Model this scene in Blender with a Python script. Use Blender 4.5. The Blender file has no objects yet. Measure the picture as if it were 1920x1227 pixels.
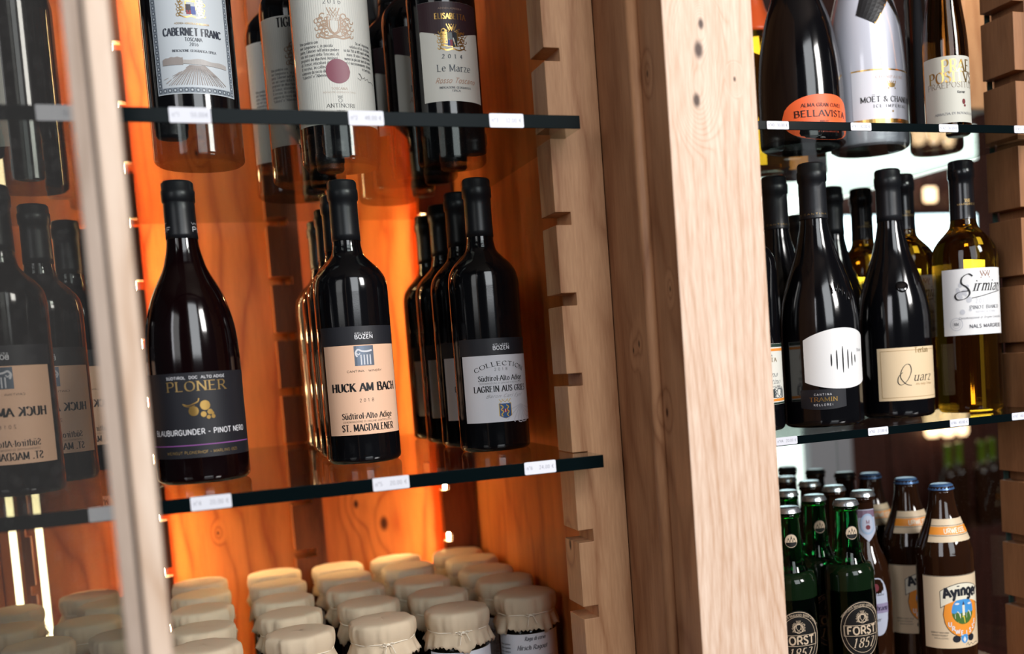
import bpy, bmesh, math, random
from mathutils import Vector, Matrix, Euler
random.seed(7)
SC = bpy.context.scene
COL = SC.collection
pi = math.pi
R_ = math.radians

# ------------------------------------------------------------------ camera
cam_d = bpy.data.cameras.new('camera')
cam = bpy.data.objects.new('camera', cam_d)
COL.objects.link(cam)
cR, cU, cF = Vector((0.9248, -0.3745, -0.0674)), Vector((0.0897, 0.0422, 0.9951)), Vector((0.3698, 0.9263, -0.0726))
CAM = Vector((0, -0.99685, 0.10358))
cR.normalize(); cF = (cF - cR * cF.dot(cR)).normalized(); cU = cR.cross(cF)
M = Matrix((cR, cU, -cF)).transposed().to_4x4()
M.translation = CAM
cam.matrix_world = M
cam_d.sensor_width = 36.0
cam_d.lens = 2033.96 / 1920 * 36
cam_d.shift_x = (960 - 1176.4) / 1920
cam_d.shift_y = (811.4 - 613.5) / 1920
cam_d.clip_start = 0.02
cam_d.dof.use_dof = True
cam_d.dof.focus_distance = 1.17
cam_d.dof.aperture_fstop = 3.0
SC.camera = cam

# ------------------------------------------------------------------ light
SC.view_settings.view_transform = 'Standard'
SC.view_settings.look = 'None'
SC.view_settings.exposure = 0.0
SC.view_settings.gamma = 1.0
SC.view_settings.use_curve_mapping = False
SC.cycles.transparent_max_bounces = 24
SC.cycles.max_bounces = 10
SC.cycles.caustics_reflective = False
SC.cycles.caustics_refractive = False
SC.cycles.sample_clamp_indirect = 6.0

world = bpy.data.worlds.new('room_ambience')
SC.world = world
world.use_nodes = True
bg = world.node_tree.nodes['Background']
bg.inputs[0].default_value = (0.80, 0.90, 1.0, 1)
bg.inputs[1].default_value = 0.03


def area_light(name, loc, target, sx, sy, power, color):
    d = bpy.data.lights.new(name, 'AREA')
    d.shape = 'RECTANGLE'; d.size = sx; d.size_y = sy
    d.energy = power; d.color = color
    o = bpy.data.objects.new(name, d); COL.objects.link(o)
    o.location = loc
    o.rotation_euler = (Vector(target) - Vector(loc)).to_track_quat('-Z', 'Y').to_euler()
    return o


area_light('shop_window_light', (1.95, -2.7, 1.55), (0.4, 0.1, 0.1), 0.7, 1.1, 106, (1.0, 0.97, 0.94))
area_light('ceiling_panel_light', (0.55, -3.0, 1.30), (0.4, 0.2, 0.1), 1.3, 2.0, 52, (0.93, 0.97, 1.0))
area_light('entrance_light', (-2.2, -2.4, 1.1), (0.3, 0.2, 0.0), 1.2, 1.6, 36, (0.95, 0.95, 1.0))  # unseen fill added from front left to lift the shaded wood


# ------------------------------------------------------------------ helpers
def lin(c):
    def f(v):
        v /= 255.0
        return v / 12.92 if v <= 0.04045 else ((v + 0.055) / 1.055) ** 2.4
    return (f(c[0]), f(c[1]), f(c[2]), 1)


MATS = {}


def mat(name, color, rough=0.5, metal=0.0, spec=0.5, emit=None, es=1.0, trans=0.0, ior=1.45, coat=0.0, bump=None):
    if name in MATS:
        return MATS[name]
    m = bpy.data.materials.new(name); m.use_nodes = True
    nt = m.node_tree; b = nt.nodes['Principled BSDF']
    b.inputs['Base Color'].default_value = color
    b.inputs['Roughness'].default_value = rough
    b.inputs['Metallic'].default_value = metal
    b.inputs['Specular IOR Level'].default_value = spec
    b.inputs['IOR'].default_value = ior
    b.inputs['Transmission Weight'].default_value = trans
    b.inputs['Coat Weight'].default_value = coat
    if emit:
        b.inputs['Emission Color'].default_value = emit
        b.inputs['Emission Strength'].default_value = es
    # fine procedural variation
    n = nt.nodes.new('ShaderNodeTexNoise'); n.inputs['Scale'].default_value = bump[0] if bump else 900
    bp = nt.nodes.new('ShaderNodeBump'); bp.inputs['Strength'].default_value = bump[1] if bump else 0.02
    bp.inputs['Distance'].default_value = 0.0005
    tc = nt.nodes.new('ShaderNodeTexCoord')
    nt.links.new(tc.outputs['Object'], n.inputs['Vector'])
    nt.links.new(n.outputs['Fac'], bp.inputs['Height'])
    nt.links.new(bp.outputs['Normal'], b.inputs['Normal'])
    MATS[name] = m
    return m


def wood(name, c1, c2, seed=0.0, knots=(), rough=0.45, grain=1.0, fine=0.5, wav=1.0, axis='z', kamp=0.45, thin=3.0, ringw=0.36):
    """oak / larch: stretched noise, cathedral rings and knots, in object space (metres)"""
    m = bpy.data.materials.new(name); m.use_nodes = True
    nt = m.node_tree; N = nt.nodes; L = nt.links
    b = N['Principled BSDF']
    tc = N.new('ShaderNodeTexCoord')
    add = N.new('ShaderNodeVectorMath'); add.operation = 'ADD'; add.inputs[1].default_value = (seed, seed * 1.7, seed * 2.3)
    L.new(tc.outputs['Object'], add.inputs[0])
    mp = N.new('ShaderNodeMapping')
    mp.inputs['Scale'].default_value = (1, 1, 0.09) if axis == 'z' else ((0.09, 1, 1) if axis == 'x' else (1, 0.09, 1))
    L.new(add.outputs[0], mp.inputs[0])
    big = N.new('ShaderNodeTexNoise'); big.inputs['Scale'].default_value = 9 * wav; big.inputs['Detail'].default_value = 2
    mp2 = N.new('ShaderNodeMapping')
    mp2.inputs['Scale'].default_value = (1, 1, 0.35) if axis == 'z' else ((0.35, 1, 1) if axis == 'x' else (1, 0.35, 1))
    L.new(add.outputs[0], mp2.inputs[0])
    L.new(mp2.outputs[0], big.inputs['Vector'])
    # knot field: sum of gaussians bending the rings
    last = None; dark = None
    for (kx, ky, kz, kr) in knots:
        d = N.new('ShaderNodeVectorMath'); d.operation = 'DISTANCE'
        sc = N.new('ShaderNodeVectorMath'); sc.operation = 'MULTIPLY'; sc.inputs[1].default_value = (1, 1, 0.55)
        L.new(tc.outputs['Object'], sc.inputs[0]); L.new(sc.outputs[0], d.inputs[0])
        d.inputs[1].default_value = (kx, ky, kz * 0.55)
        e = N.new('ShaderNodeMapRange'); e.inputs['From Min'].default_value = 0; e.inputs['From Max'].default_value = kr * 9
        e.inputs['To Min'].default_value = kamp; e.inputs['To Max'].default_value = 0; e.interpolation_type = 'SMOOTHSTEP'
        L.new(d.outputs['Value'], e.inputs['Value'])
        k = N.new('ShaderNodeMapRange'); k.inputs['From Min'].default_value = kr * 0.45; k.inputs['From Max'].default_value = kr * 1.5
        k.inputs['To Min'].default_value = 1; k.inputs['To Max'].default_value = 0; k.interpolation_type = 'SMOOTHSTEP'
        L.new(d.outputs['Value'], k.inputs['Value'])
        if last is None:
            last, dark = e.outputs[0], k.outputs[0]
        else:
            a = N.new('ShaderNodeMath'); L.new(last, a.inputs[0]); L.new(e.outputs[0], a.inputs[1]); last = a.outputs[0]
            a = N.new('ShaderNodeMath'); a.operation = 'MAXIMUM'; L.new(dark, a.inputs[0]); L.new(k.outputs[0], a.inputs[1]); dark = a.outputs[0]
    s = N.new('ShaderNodeMath'); s.operation = 'MULTIPLY'; s.inputs[1].default_value = 3.6 * grain
    if last is not None:
        a = N.new('ShaderNodeMath'); L.new(last, a.inputs[0]); L.new(big.outputs['Fac'], a.inputs[1]); L.new(a.outputs[0], s.inputs[0])
    else:
        L.new(big.outputs['Fac'], s.inputs[0])
    sep = N.new('ShaderNodeSeparateXYZ'); L.new(add.outputs[0], sep.inputs[0])
    sx = N.new('ShaderNodeMath'); sx.operation = 'MULTIPLY_ADD'; sx.inputs[1].default_value = 30 * grain
    L.new(sep.outputs['X' if axis != 'x' else 'Y'], sx.inputs[0]); L.new(s.outputs[0], sx.inputs[2])
    fr = N.new('ShaderNodeMath'); fr.operation = 'PINGPONG'; fr.inputs[1].default_value = 0.5
    L.new(sx.outputs[0], fr.inputs[0])
    ring = N.new('ShaderNodeMath'); ring.operation = 'MULTIPLY'; ring.inputs[1].default_value = 2
    L.new(fr.outputs[0], ring.inputs[0])
    rp = N.new('ShaderNodeMath'); rp.operation = 'POWER'; rp.inputs[1].default_value = thin; L.new(ring.outputs[0], rp.inputs[0])
    fin = N.new('ShaderNodeTexNoise'); fin.inputs['Scale'].default_value = 420; fin.inputs['Detail'].default_value = 4
    L.new(mp.outputs[0], fin.inputs['Vector'])
    med = N.new('ShaderNodeTexNoise'); med.inputs['Scale'].default_value = 60; med.inputs['Detail'].default_value = 3
    L.new(mp.outputs[0], med.inputs['Vector'])
    m1 = N.new('ShaderNodeMath'); m1.operation = 'MULTIPLY_ADD'; m1.inputs[1].default_value = fine
    m0 = N.new('ShaderNodeMath'); m0.operation = 'MULTIPLY'; m0.inputs[1].default_value = ringw
    L.new(rp.outputs[0], m0.inputs[0])
    L.new(fin.outputs['Fac'], m1.inputs[0]); L.new(m0.outputs[0], m1.inputs[2])
    m2 = N.new('ShaderNodeMath'); m2.operation = 'MULTIPLY_ADD'; m2.inputs[1].default_value = 0.55
    L.new(med.outputs['Fac'], m2.inputs[0]); L.new(m1.outputs[0], m2.inputs[2])
    mr = N.new('ShaderNodeMapRange'); mr.inputs['From Min'].default_value = 0.35; mr.inputs['From Max'].default_value = 0.95
    L.new(m2.outputs[0], mr.inputs['Value'])
    mix = N.new('ShaderNodeMix'); mix.data_type = 'RGBA'
    mix.inputs[6].default_value = c1; mix.inputs[7].default_value = c2
    L.new(mr.outputs[0], mix.inputs[0])
    out = mix.outputs[2]
    if dark is not None:
        mk = N.new('ShaderNodeMix'); mk.data_type = 'RGBA'
        mk.inputs[7].default_value = (c2[0] * 0.08, c2[1] * 0.05, c2[2] * 0.045, 1)
        nz = N.new('ShaderNodeMath'); nz.operation = 'MULTIPLY'; L.new(dark, nz.inputs[0]); nz.inputs[1].default_value = 0.95
        L.new(nz.outputs[0], mk.inputs[0]); L.new(out, mk.inputs[6]); out = mk.outputs[2]
    L.new(out, b.inputs['Base Color'])
    b.inputs['Roughness'].default_value = rough
    b.inputs['Specular IOR Level'].default_value = 0.3
    bp = N.new('ShaderNodeBump'); bp.inputs['Strength'].default_value = 0.25; bp.inputs['Distance'].default_value = 0.0006
    L.new(fin.outputs['Fac'], bp.inputs['Height']); L.new(bp.outputs['Normal'], b.inputs['Normal'])
    return m


def thin_glass(name, tint, ior=1.45, haze=0.0):
    """see-through pane: fresnel mirror on outer faces, tinted straight-through view"""
    m = bpy.data.materials.new(name); m.use_nodes = True
    nt = m.node_tree; N = nt.nodes; L = nt.links
    N.remove(N['Principled BSDF']); out = N['Material Output']
    t = N.new('ShaderNodeBsdfTransparent'); t.inputs[0].default_value = tint
    g = N.new('ShaderNodeBsdfGlossy'); g.inputs['Roughness'].default_value = 0.012
    fr = N.new('ShaderNodeFresnel'); fr.inputs['IOR'].default_value = ior
    geo = N.new('ShaderNodeNewGeometry')
    inv = N.new('ShaderNodeMath'); inv.operation = 'SUBTRACT'; inv.inputs[0].default_value = 1
    L.new(geo.outputs['Backfacing'], inv.inputs[1])
    mu = N.new('ShaderNodeMath'); mu.operation = 'MULTIPLY'; L.new(fr.outputs[0], mu.inputs[0]); L.new(inv.outputs[0], mu.inputs[1])
    # faint dust speckles on the glass
    tc = N.new('ShaderNodeTexCoord'); v = N.new('ShaderNodeTexVoronoi'); v.inputs['Scale'].default_value = 260
    L.new(tc.outputs['Object'], v.inputs['Vector'])
    lt = N.new('ShaderNodeMath'); lt.operation = 'LESS_THAN'; lt.inputs[1].default_value = 0.085; L.new(v.outputs['Distance'], lt.inputs[0])
    dm = N.new('ShaderNodeMath'); dm.operation = 'MULTIPLY_ADD'; dm.inputs[1].default_value = 0.3; dm.inputs[2].default_value = haze
    L.new(lt.outputs[0], dm.inputs[0])
    df = N.new('ShaderNodeBsdfDiffuse'); df.inputs[0].default_value = (0.75, 0.72, 0.7, 1)
    mx = N.new('ShaderNodeMixShader'); L.new(mu.outputs[0], mx.inputs[0]); L.new(t.outputs[0], mx.inputs[1]); L.new(g.outputs[0], mx.inputs[2])
    mx2 = N.new('ShaderNodeMixShader'); L.new(dm.outputs[0], mx2.inputs[0]); L.new(mx.outputs[0], mx2.inputs[1]); L.new(df.outputs[0], mx2.inputs[2])
    L.new(mx2.outputs[0], out.inputs[0])
    return m


def emis(name, color, s):
    m = bpy.data.materials.new(name); m.use_nodes = True
    nt = m.node_tree; b = nt.nodes['Principled BSDF']
    b.inputs['Base Color'].default_value = (0.5, 0.5, 0.5, 1)
    b.inputs['Emission Color'].default_value = color
    b.inputs['Emission Strength'].default_value = s
    return m


class MB:
    """collects vertices and faces; build() links them as one mesh object"""
    def __init__(s):
        s.v = []; s.f = []

    def box(s, x0, x1, y0, y1, z0, z1):
        n = len(s.v)
        s.v += [(x0, y0, z0), (x1, y0, z0), (x1, y1, z0), (x0, y1, z0), (x0, y0, z1), (x1, y0, z1), (x1, y1, z1), (x0, y1, z1)]
        s.f += [tuple(n + i for i in q) for q in ((0, 3, 2, 1), (4, 5, 6, 7), (0, 1, 5, 4), (1, 2, 6, 5), (2, 3, 7, 6), (3, 0, 4, 7))]
        return s

    def lathe(s, prof, seg=40, cx=0, cy=0, close=True):
        n = len(s.v)
        for (r, z) in prof:
            for i in range(seg):
                a = 2 * pi * i / seg
                s.v.append((cx + r * math.cos(a), cy + r * math.sin(a), z))
        for k in range(len(prof) - 1):
            for i in range(seg):
                j = (i + 1) % seg
                s.f.append((n + k * seg + i, n + k * seg + j, n + (k + 1) * seg + j, n + (k + 1) * seg + i))
        if close:
            s.f.append(tuple(n + i for i in reversed(range(seg))))
            m = n + (len(prof) - 1) * seg
            s.f.append(tuple(m + i for i in range(seg)))
        return s

    def ext_xz(s, poly, y0, y1):
        """extrude a counter-clockwise (x,z) outline from y0 to y1"""
        n = len(s.v); k = len(poly)
        for (x, z) in poly: s.v.append((x, y0, z))
        for (x, z) in poly: s.v.append((x, y1, z))
        s.f.append(tuple(n + i for i in range(k)))
        s.f.append(tuple(n + k + i for i in reversed(range(k))))
        for i in range(k):
            j = (i + 1) % k
            s.f.append((n + j, n + i, n + k + i, n + k + j))
        return s

    def grid(s, fn, nu, nv):
        n = len(s.v)
        for j in range(nv + 1):
            for i in range(nu + 1):
                s.v.append(fn(i / nu, j / nv))
        for j in range(nv):
            for i in range(nu):
                a = n + j * (nu + 1) + i
                s.f.append((a, a + 1, a + nu + 2, a + nu + 1))
        return s

    def ball(s, c, rx, ry, rz, seg=12, rings=8, rot=None):
        n = len(s.v); pts = []
        for j in range(rings + 1):
            t = pi * j / rings
            for i in range(seg):
                a = 2 * pi * i / seg
                p = Vector((rx * math.sin(t) * math.cos(a), ry * math.sin(t) * math.sin(a), rz * math.cos(t)))
                if rot: p = rot @ p
                pts.append((c[0] + p.x, c[1] + p.y, c[2] + p.z))
        s.v += pts
        for j in range(rings):
            for i in range(seg):
                k = (i + 1) % seg
                s.f.append((n + j * seg + i, n + (j + 1) * seg + i, n + (j + 1) * seg + k, n + j * seg + k))
        return s

    def tube(s, pts, r, seg=8, closed=False):
        n = len(s.v); P = [Vector(p) for p in pts]; k = len(P)
        for i, p in enumerate(P):
            a = P[(i - 1) % k] if (closed or i > 0) else P[i]
            b = P[(i + 1) % k] if (closed or i < k - 1) else P[i]
            t = (b - a).normalized()
            u = t.cross(Vector((0, 0, 1)) if abs(t.z) < 0.9 else Vector((1, 0, 0))).normalized(); w = t.cross(u)
            for q in range(seg):
                an = 2 * pi * q / seg
                s.v.append(tuple(p + u * r * math.cos(an) + w * r * math.sin(an)))
        for i in range(k if closed else k - 1):
            for q in range(seg):
                a = n + i * seg + q; b = n + i * seg + (q + 1) % seg
                c = n + ((i + 1) % k) * seg + (q + 1) % seg; d = n + ((i + 1) % k) * seg + q
                s.f.append((a, b, c, d))
        return s

    def build(s, name, m, parent=None, smooth=False, bevel=0, props=None, loc=None):
        me = bpy.data.meshes.new(name)
        me.from_pydata(s.v, [], s.f); me.update()
        if smooth:
            me.polygons.foreach_set('use_smooth', [len(p.vertices) < 6 for p in me.polygons])
        me.materials.append(m)
        o = bpy.data.objects.new(name, me); COL.objects.link(o)
        if parent: o.parent = parent
        if loc: o.location = loc
        if bevel:
            bv = o.modifiers.new('bevel', 'BEVEL'); bv.width = bevel; bv.segments = 2; bv.limit_method = 'ANGLE'
        if props:
            for k, v in props.items(): o[k] = v
        return o


def tag(o, label=None, cat=None, group=None, kind=None):
    if label: o['label'] = label
    if cat: o['category'] = cat
    if group: o['group'] = group
    if kind: o['kind'] = kind
    return o


def empty(name, loc=(0, 0, 0), rz=0.0):
    o = bpy.data.objects.new(name, None); COL.objects.link(o)
    o.location = loc; o.rotation_euler = (0, 0, rz); o.empty_display_size = 0.02
    return o


def copy_tree(o, parent=None):
    c = o.copy(); COL.objects.link(c)
    if parent: c.parent = parent; c.matrix_parent_inverse = o.matrix_parent_inverse.copy()
    for ch in o.children: copy_tree(ch, c)
    return c


# ------------------------------------------------------------------ materials
OAK_A, OAK_B = lin((226, 196, 168)), lin((178, 138, 108))
MID_A, MID_B = lin((196, 150, 112)), lin((140, 98, 68))
LAR_A, LAR_B = lin((216, 130, 66)), lin((146, 64, 26))
m_post = wood('pale_oak', lin((240, 216, 196)), lin((202, 164, 136)), 0.0,
              knots=((0.452, -0.1, 0.372, 0.0042), (0.447, -0.1, 0.327, 0.0034), (0.456, -0.1, 0.395, 0.0026), (0.487, -0.1, 0.347, 0.0012)), rough=0.5, grain=2.9, fine=0.75, kamp=0.75, thin=3.2, ringw=0.22, wav=0.6)
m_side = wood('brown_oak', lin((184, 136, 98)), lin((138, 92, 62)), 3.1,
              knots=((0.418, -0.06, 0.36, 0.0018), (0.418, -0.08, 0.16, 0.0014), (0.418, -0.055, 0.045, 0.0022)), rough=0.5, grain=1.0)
m_jamb = wood('jamb_oak', lin((182, 134, 96)), lin((136, 90, 60)), 5.7, knots=((0.41, -0.015, 0.112, 0.0020), (0.41, 0.0, 0.106, 0.0016)), rough=0.5, grain=0.7)
m_strip = wood('strip_oak', lin((214, 166, 124)), lin((166, 116, 80)), 8.3, knots=((0.355, 0.075, -0.092, 0.003),), rough=0.5, grain=0.8)
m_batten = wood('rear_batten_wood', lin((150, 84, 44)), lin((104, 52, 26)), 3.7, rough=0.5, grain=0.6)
m_dstrip = wood('dark_strip_oak', lin((166, 116, 78)), lin((118, 78, 50)), 2.2, rough=0.5, grain=0.8)
m_larch = wood('larch_panel', LAR_A, LAR_B, 1.3, knots=((0.262, 0.708, -0.135, 0.006), (0.222, 0.708, -0.10, 0.0035), (0.04, 0.708, 0.21, 0.002), (0.02, 0.708, -0.12, 0.0015)), rough=0.4, grain=1.0, fine=0.25)
m_sidewall = wood('larch_side', LAR_A, LAR_B, 4.9, rough=0.4, grain=0.5, fine=0.25)
m_board = wood('oak_board', MID_A, MID_B, 6.1, rough=0.5, axis='x')
m_stile = wood('door_oak', lin((226, 205, 186)), lin((190, 160, 135)), 7.4, rough=0.5)
m_dkwood = wood('walnut_wall', lin((70, 34, 26)), lin((36, 18, 14)), 9.1, rough=0.5)
m_shelf = thin_glass('shelf_glass', (0.86, 0.90, 0.88, 1), 1.5)
m_pane = thin_glass('door_glass', (0.62, 0.62, 0.60, 1), 1.5, haze=0.02)
m_backpane = thin_glass('back_glass', (0.90, 0.93, 0.92, 1), 1.45)
m_edge = mat('glass_edge', (0.002, 0.005, 0.006, 1), 0.18, spec=0.06)
m_dark = mat('dark_bottle_glass', (0.003, 0.003, 0.004, 1), 0.10, spec=0.55, ior=1.52)
m_wine = mat('red_wine_glass', (0.004, 0.0010, 0.0014, 1), 0.09, spec=0.55, ior=1.52)
m_capb = mat('matt_black_foil', (0.010, 0.011, 0.014, 1), 0.36, spec=0.5)
m_caps = mat('gloss_black_foil', (0.008, 0.008, 0.010, 1), 0.2, spec=0.5)
m_amber = mat('amber_wine_glass', (0.68, 0.35, 0.02, 1), 0.01, trans=1.0, ior=1.34)
m_green = mat('green_beer_glass', (0.02, 0.48, 0.09, 1), 0.02, trans=1.0, ior=1.36)
m_brown = mat('brown_beer_glass', (0.020, 0.007, 0.003, 1), 0.04, spec=0.55)
m_gold = mat('gold_foil', lin((205, 165, 95)), 0.28, metal=0.9)
m_goldp = mat('gold_print', lin((176, 146, 92)), 0.35, metal=0.6)
m_silver = mat('crown_cap_metal', lin((205, 210, 215)), 0.25, metal=0.9)
m_tag = mat('price_tag_paper', lin((228, 230, 240)), 0.5)
m_tagtext = mat('price_print', lin((120, 122, 135)), 0.6)


def paper(name, rgb, rough=0.55, ribs=0):
    m = mat(name, lin(rgb), rough, bump=(1500, 0.10))
    return m


def ink(rgb, name=None, rough=0.45):
    return mat(name or ('print_%d_%d_%d' % rgb), lin(rgb), rough)


INK = ink((22, 22, 26)); WHT = ink((226, 226, 230)); GRY = ink((120, 122, 128))

# ------------------------------------------------------------------ pen lettering
G = {
 'A': (7.6, "0,0 3.8,10 7.6,0|1.4,3.4 6.2,3.4"), 'B': (6.8, "1,0 1,10|~1,10 4.4,10 5.6,7.6 4.3,5.3 1,5.2|~1,5.2 5,5.2 6.2,2.6 4.8,0 1,0"),
 'C': (7, "~6.4,8 5,9.7 3.6,10 1.4,8.4 .6,5 1.4,1.6 3.6,0 5.2,.4 6.6,2"), 'D': (7.8, "1,0 1,10|~1,10 4,10 6.2,8.5 7,5 6.2,1.5 4,0 1,0"),
 'E': (6.4, "1,0 1,10|1,10 5.6,10|1,5.2 4.8,5.2|1,0 5.8,0"), 'F': (6, "1,0 1,10|1,10 5.6,10|1,5.2 4.6,5.2"),
 'G': (7.6, "~6.4,8 5,9.7 3.6,10 1.4,8.4 .6,5 1.4,1.6 3.6,0 5.4,.4 6.6,1.4|6.6,1.2 6.6,4.6 4.4,4.6"), 'H': (7.6, "1,0 1,10|6.6,0 6.6,10|1,5.1 6.6,5.1"),
 'I': (2.8, "1.4,0 1.4,10"), 'J': (4, "~2.8,10 2.8,3 2,.6 .2,0"), 'K': (7.2, "1,0 1,10|6.2,10 1,4.4|2.6,5.8 6.8,0"), 'L': (6, "1,0 1,10|1,0 5.6,0"),
 'M': (9, "1,0 1,10|1,10 4.5,1|4.5,1 8,10|8,10 8,0"), 'N': (7.8, "1,0 1,10|1,10 6.8,0|6.8,0 6.8,10"),
 'O': (8, "~4,10 1.5,8.6 .6,5 1.5,1.4 4,0 6.5,1.4 7.4,5 6.5,8.6 4,10"), 'P': (6.4, "1,0 1,10|~1,10 4.6,10 5.9,7.5 4.6,5 1,4.8"),
 'Q': (8, "~4,10 1.5,8.6 .6,5 1.5,1.4 4,0 6.5,1.4 7.4,5 6.5,8.6 4,10|4.6,1.8 7.4,-1.6"), 'R': (7, "1,0 1,10|~1,10 4.6,10 5.9,7.5 4.6,5 1,4.8|3.4,4.9 6.8,0"),
 'S': (5.8, "~5,8.2 3.8,9.8 2.6,10 1,8.9 .9,7 2.6,5.5 4,4.6 5.1,3 4.6,.8 3,0 1.6,.3 .6,2"), 'T': (7, "3.5,0 3.5,10|.3,10 6.7,10"),
 'U': (7.6, "~1,10 1,4 1.6,1 3.8,0 6,1 6.6,4 6.6,10"), 'V': (7.4, "0,10 3.7,0|3.7,0 7.4,10"), 'W': (10.4, "0,10 2.8,0|2.8,0 5.2,9|5.2,9 7.6,0|7.6,0 10.4,10"),
 'X': (7, "0,0 7,10|0,10 7,0"), 'Y': (7, "0,10 3.5,5 3.5,0|3.5,5 7,10"), 'Z': (6.6, ".5,10 6,10 .5,0 6.2,0"),
 'a': (5.8, "~1,5.8 2.4,7 4,6.6 4.6,5 4.6,0|~4.6,4 2,3.8 .8,2 1.6,.2 3.2,.2 4.6,1.6"), 'b': (6, "1,0 1,10|~1,5.4 3,7 5,5.8 5.4,3.4 4.6,.8 2.8,0 1,1.2"),
 'c': (5.2, "~4.8,5.6 3,7 1.2,5.8 .6,3.4 1.4,.8 3,0 4.8,1.2"), 'd': (6, "5,0 5,10|~5,5.4 3,7 1,5.8 .6,3.4 1.4,.8 3.2,0 5,1.2"),
 'e': (5.4, "~.7,3.8 4.9,3.9 4.6,5.8 3,7 1.2,5.8 .6,3.4 1.4,.8 3.1,0 4.9,1.2"), 'f': (3.8, "~3.8,9.6 2.6,10 1.6,8.6 1.6,5 1.6,0|.2,6.8 3.4,6.8"),
 'g': (6, "5,7 5,1|~5,5.4 3,7 1,5.8 .6,3.6 1.4,1.2 3.2,.4 5,1.6|~5,1 4.8,-2 3,-3 .9,-2.4"), 'h': (6, "1,0 1,10|~1,5 3,7 4.8,5.8 5,4 5,0"),
 'i': (2.4, "1.2,0 1.2,7|1.2,9.2 1.2,10.2"), 'j': (2.6, "~1.6,7 1.6,0 1,-2.6 -.4,-3|1.6,9.2 1.6,10.2"), 'k': (5.6, "1,0 1,10|4.8,7 1,3.2|2.2,4.4 5.2,0"), 'l': (2.4, "1.2,0 1.2,10"),
 'm': (9, "1,0 1,7|~1,5 2.8,7 4.3,5.8 4.5,4 4.5,0|~4.5,5 6.3,7 7.8,5.8 8,4 8,0"), 'n': (6, "1,0 1,7|~1,5 3,7 4.8,5.8 5,4 5,0"),
 'o': (5.8, "~2.9,7 1.2,5.8 .6,3.5 1.2,1 2.9,0 4.6,1 5.2,3.5 4.6,5.8 2.9,7"), 'p': (6, "1,-3 1,7|~1,5.4 3,7 5,5.8 5.4,3.4 4.6,.8 2.8,0 1,1.2"),
 'q': (6, "5,-3 5,7|~5,5.4 3,7 1,5.8 .6,3.4 1.4,.8 3.2,0 5,1.2"), 'r': (4.2, "1,0 1,7|~1,4.8 2.4,6.8 4,6.6"),
 's': (4.6, "~4,5.9 2.4,7 .9,5.8 1.6,4.1 3.4,3 3.8,1.2 2.2,0 .6,1.1"), 't': (3.8, "~1.6,9 1.6,3 2,.4 3.6,.3|.2,6.8 3.4,6.8"),
 'u': (6, "~1,7 1,3 1.4,.6 3,0 5,2|5,7 5,0"), 'v': (5.4, "0,7 2.7,0|2.7,0 5.4,7"), 'w': (8, "0,7 2,0|2,0 4,6.4|4,6.4 6,0|6,0 8,7"), 'x': (5.2, "0,0 5.2,7|0,7 5.2,0"),
 'y': (5.6, "0,7 2.8,0|~5.6,7 2.8,0 1.6,-2.6 0,-3"), 'z': (5, ".4,7 4.6,7 .4,0 4.8,0"),
 '0': (6, "~3,10 1.2,8.4 .7,5 1.2,1.6 3,0 4.8,1.6 5.3,5 4.8,8.4 3,10"), '1': (6, "1.4,8.4 3,10 3,0"), '2': (6, "~.9,8 2,9.8 3.8,9.8 4.8,8 4.2,5.6 .8,0|.8,0 5.2,0"),
 '3': (6, "~1,8.6 2.6,10 4.6,9 4.6,6.6 2.6,5.4|~2.6,5.4 4.8,4.6 5.2,2 3.4,0 .8,1"), '4': (6, "4.2,0 4.2,10 .6,3 5.6,3"), '5': (6, "4.8,10 1.6,10 1.2,5.6|~1.2,5.6 3.4,6 5,4.4 4.8,1.4 3,0 .8,.8"),
 '6': (6, "~4.6,9.6 2.4,8.6 1,5.6 1,2 3,0 5,1.6 5,4.2 3.2,5.6 1.1,4"), '7': (6, ".8,10 5.2,10 2.2,0"), '8': (6, "~3,5.4 1.2,6.6 1.2,9 3,10 4.8,9 4.8,6.6 3,5.4 1,4 1,1.2 3,0 5,1.2 5,4 3,5.4"),
 '9': (6, "~1.4,.4 3.6,1.4 5,4.4 5,8 3,10 1,8.4 1,5.8 2.8,4.4 4.9,6"),
 '.': (2.4, "1.2,0 1.2,1.1"), ',': (2.4, "1.4,.8 .8,-1.4"), '-': (4.4, ".6,4 3.8,4"), ':': (2.4, "1.2,0 1.2,1|1.2,5 1.2,6"), "'": (2, "1,10 .8,7.8"), '"': (3.4, "1,10 .8,7.8|2.4,10 2.2,7.8"),
 '*': (2.8, "1.4,3.6 1.4,4.8"), '&': (7.6, "~7,5 5.6,1.6 3.4,0 1.2,.8 .9,3 2.8,5 4.4,7 4,9.4 2.6,10 1.4,8.6 2,6.4 4.4,3 7.2,0"), '(': (3, "~2.6,11 1,8 .8,5 1,2 2.6,-1"), ')': (3, "~.4,11 2,8 2.2,5 2,2 .4,-1"),
 '/': (4, "0,-1 4,11"), 'o:': (4, ""), ' ': (3.4, ""), '^': (3.4, "~1.7,10 .7,9.2 .7,8.4 1.7,7.6 2.7,8.4 2.7,9.2 1.7,10"), 'E=': (6, ""),
}
G['\u20ac'] = (6.6, "~6,8.4 4.4,10 2.6,8.6 1.8,5 2.6,1.4 4.4,0 6,1.6|.6,6 5,6|.6,4.2 4.6,4.2")
for base_, ch in (('U', '\u00dc'), ('u', '\u00fc'), ('E', '\u00cb'), ('O', '\u00d6')):
    w_, s_ = G[base_]; top = 12.4 if base_.isupper() else 9.4
    G[ch] = (w_, s_ + "|%.1f,%.1f %.1f,%.1f|%.1f,%.1f %.1f,%.1f" % (w_ * .3, top, w_ * .3, top + 1, w_ * .68, top, w_ * .68, top + 1))
G['\u00e9'] = (G['e'][0], G['e'][1] + "|2.4,8.2 3.8,10")
G['\u00b0'] = G['^']


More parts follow.
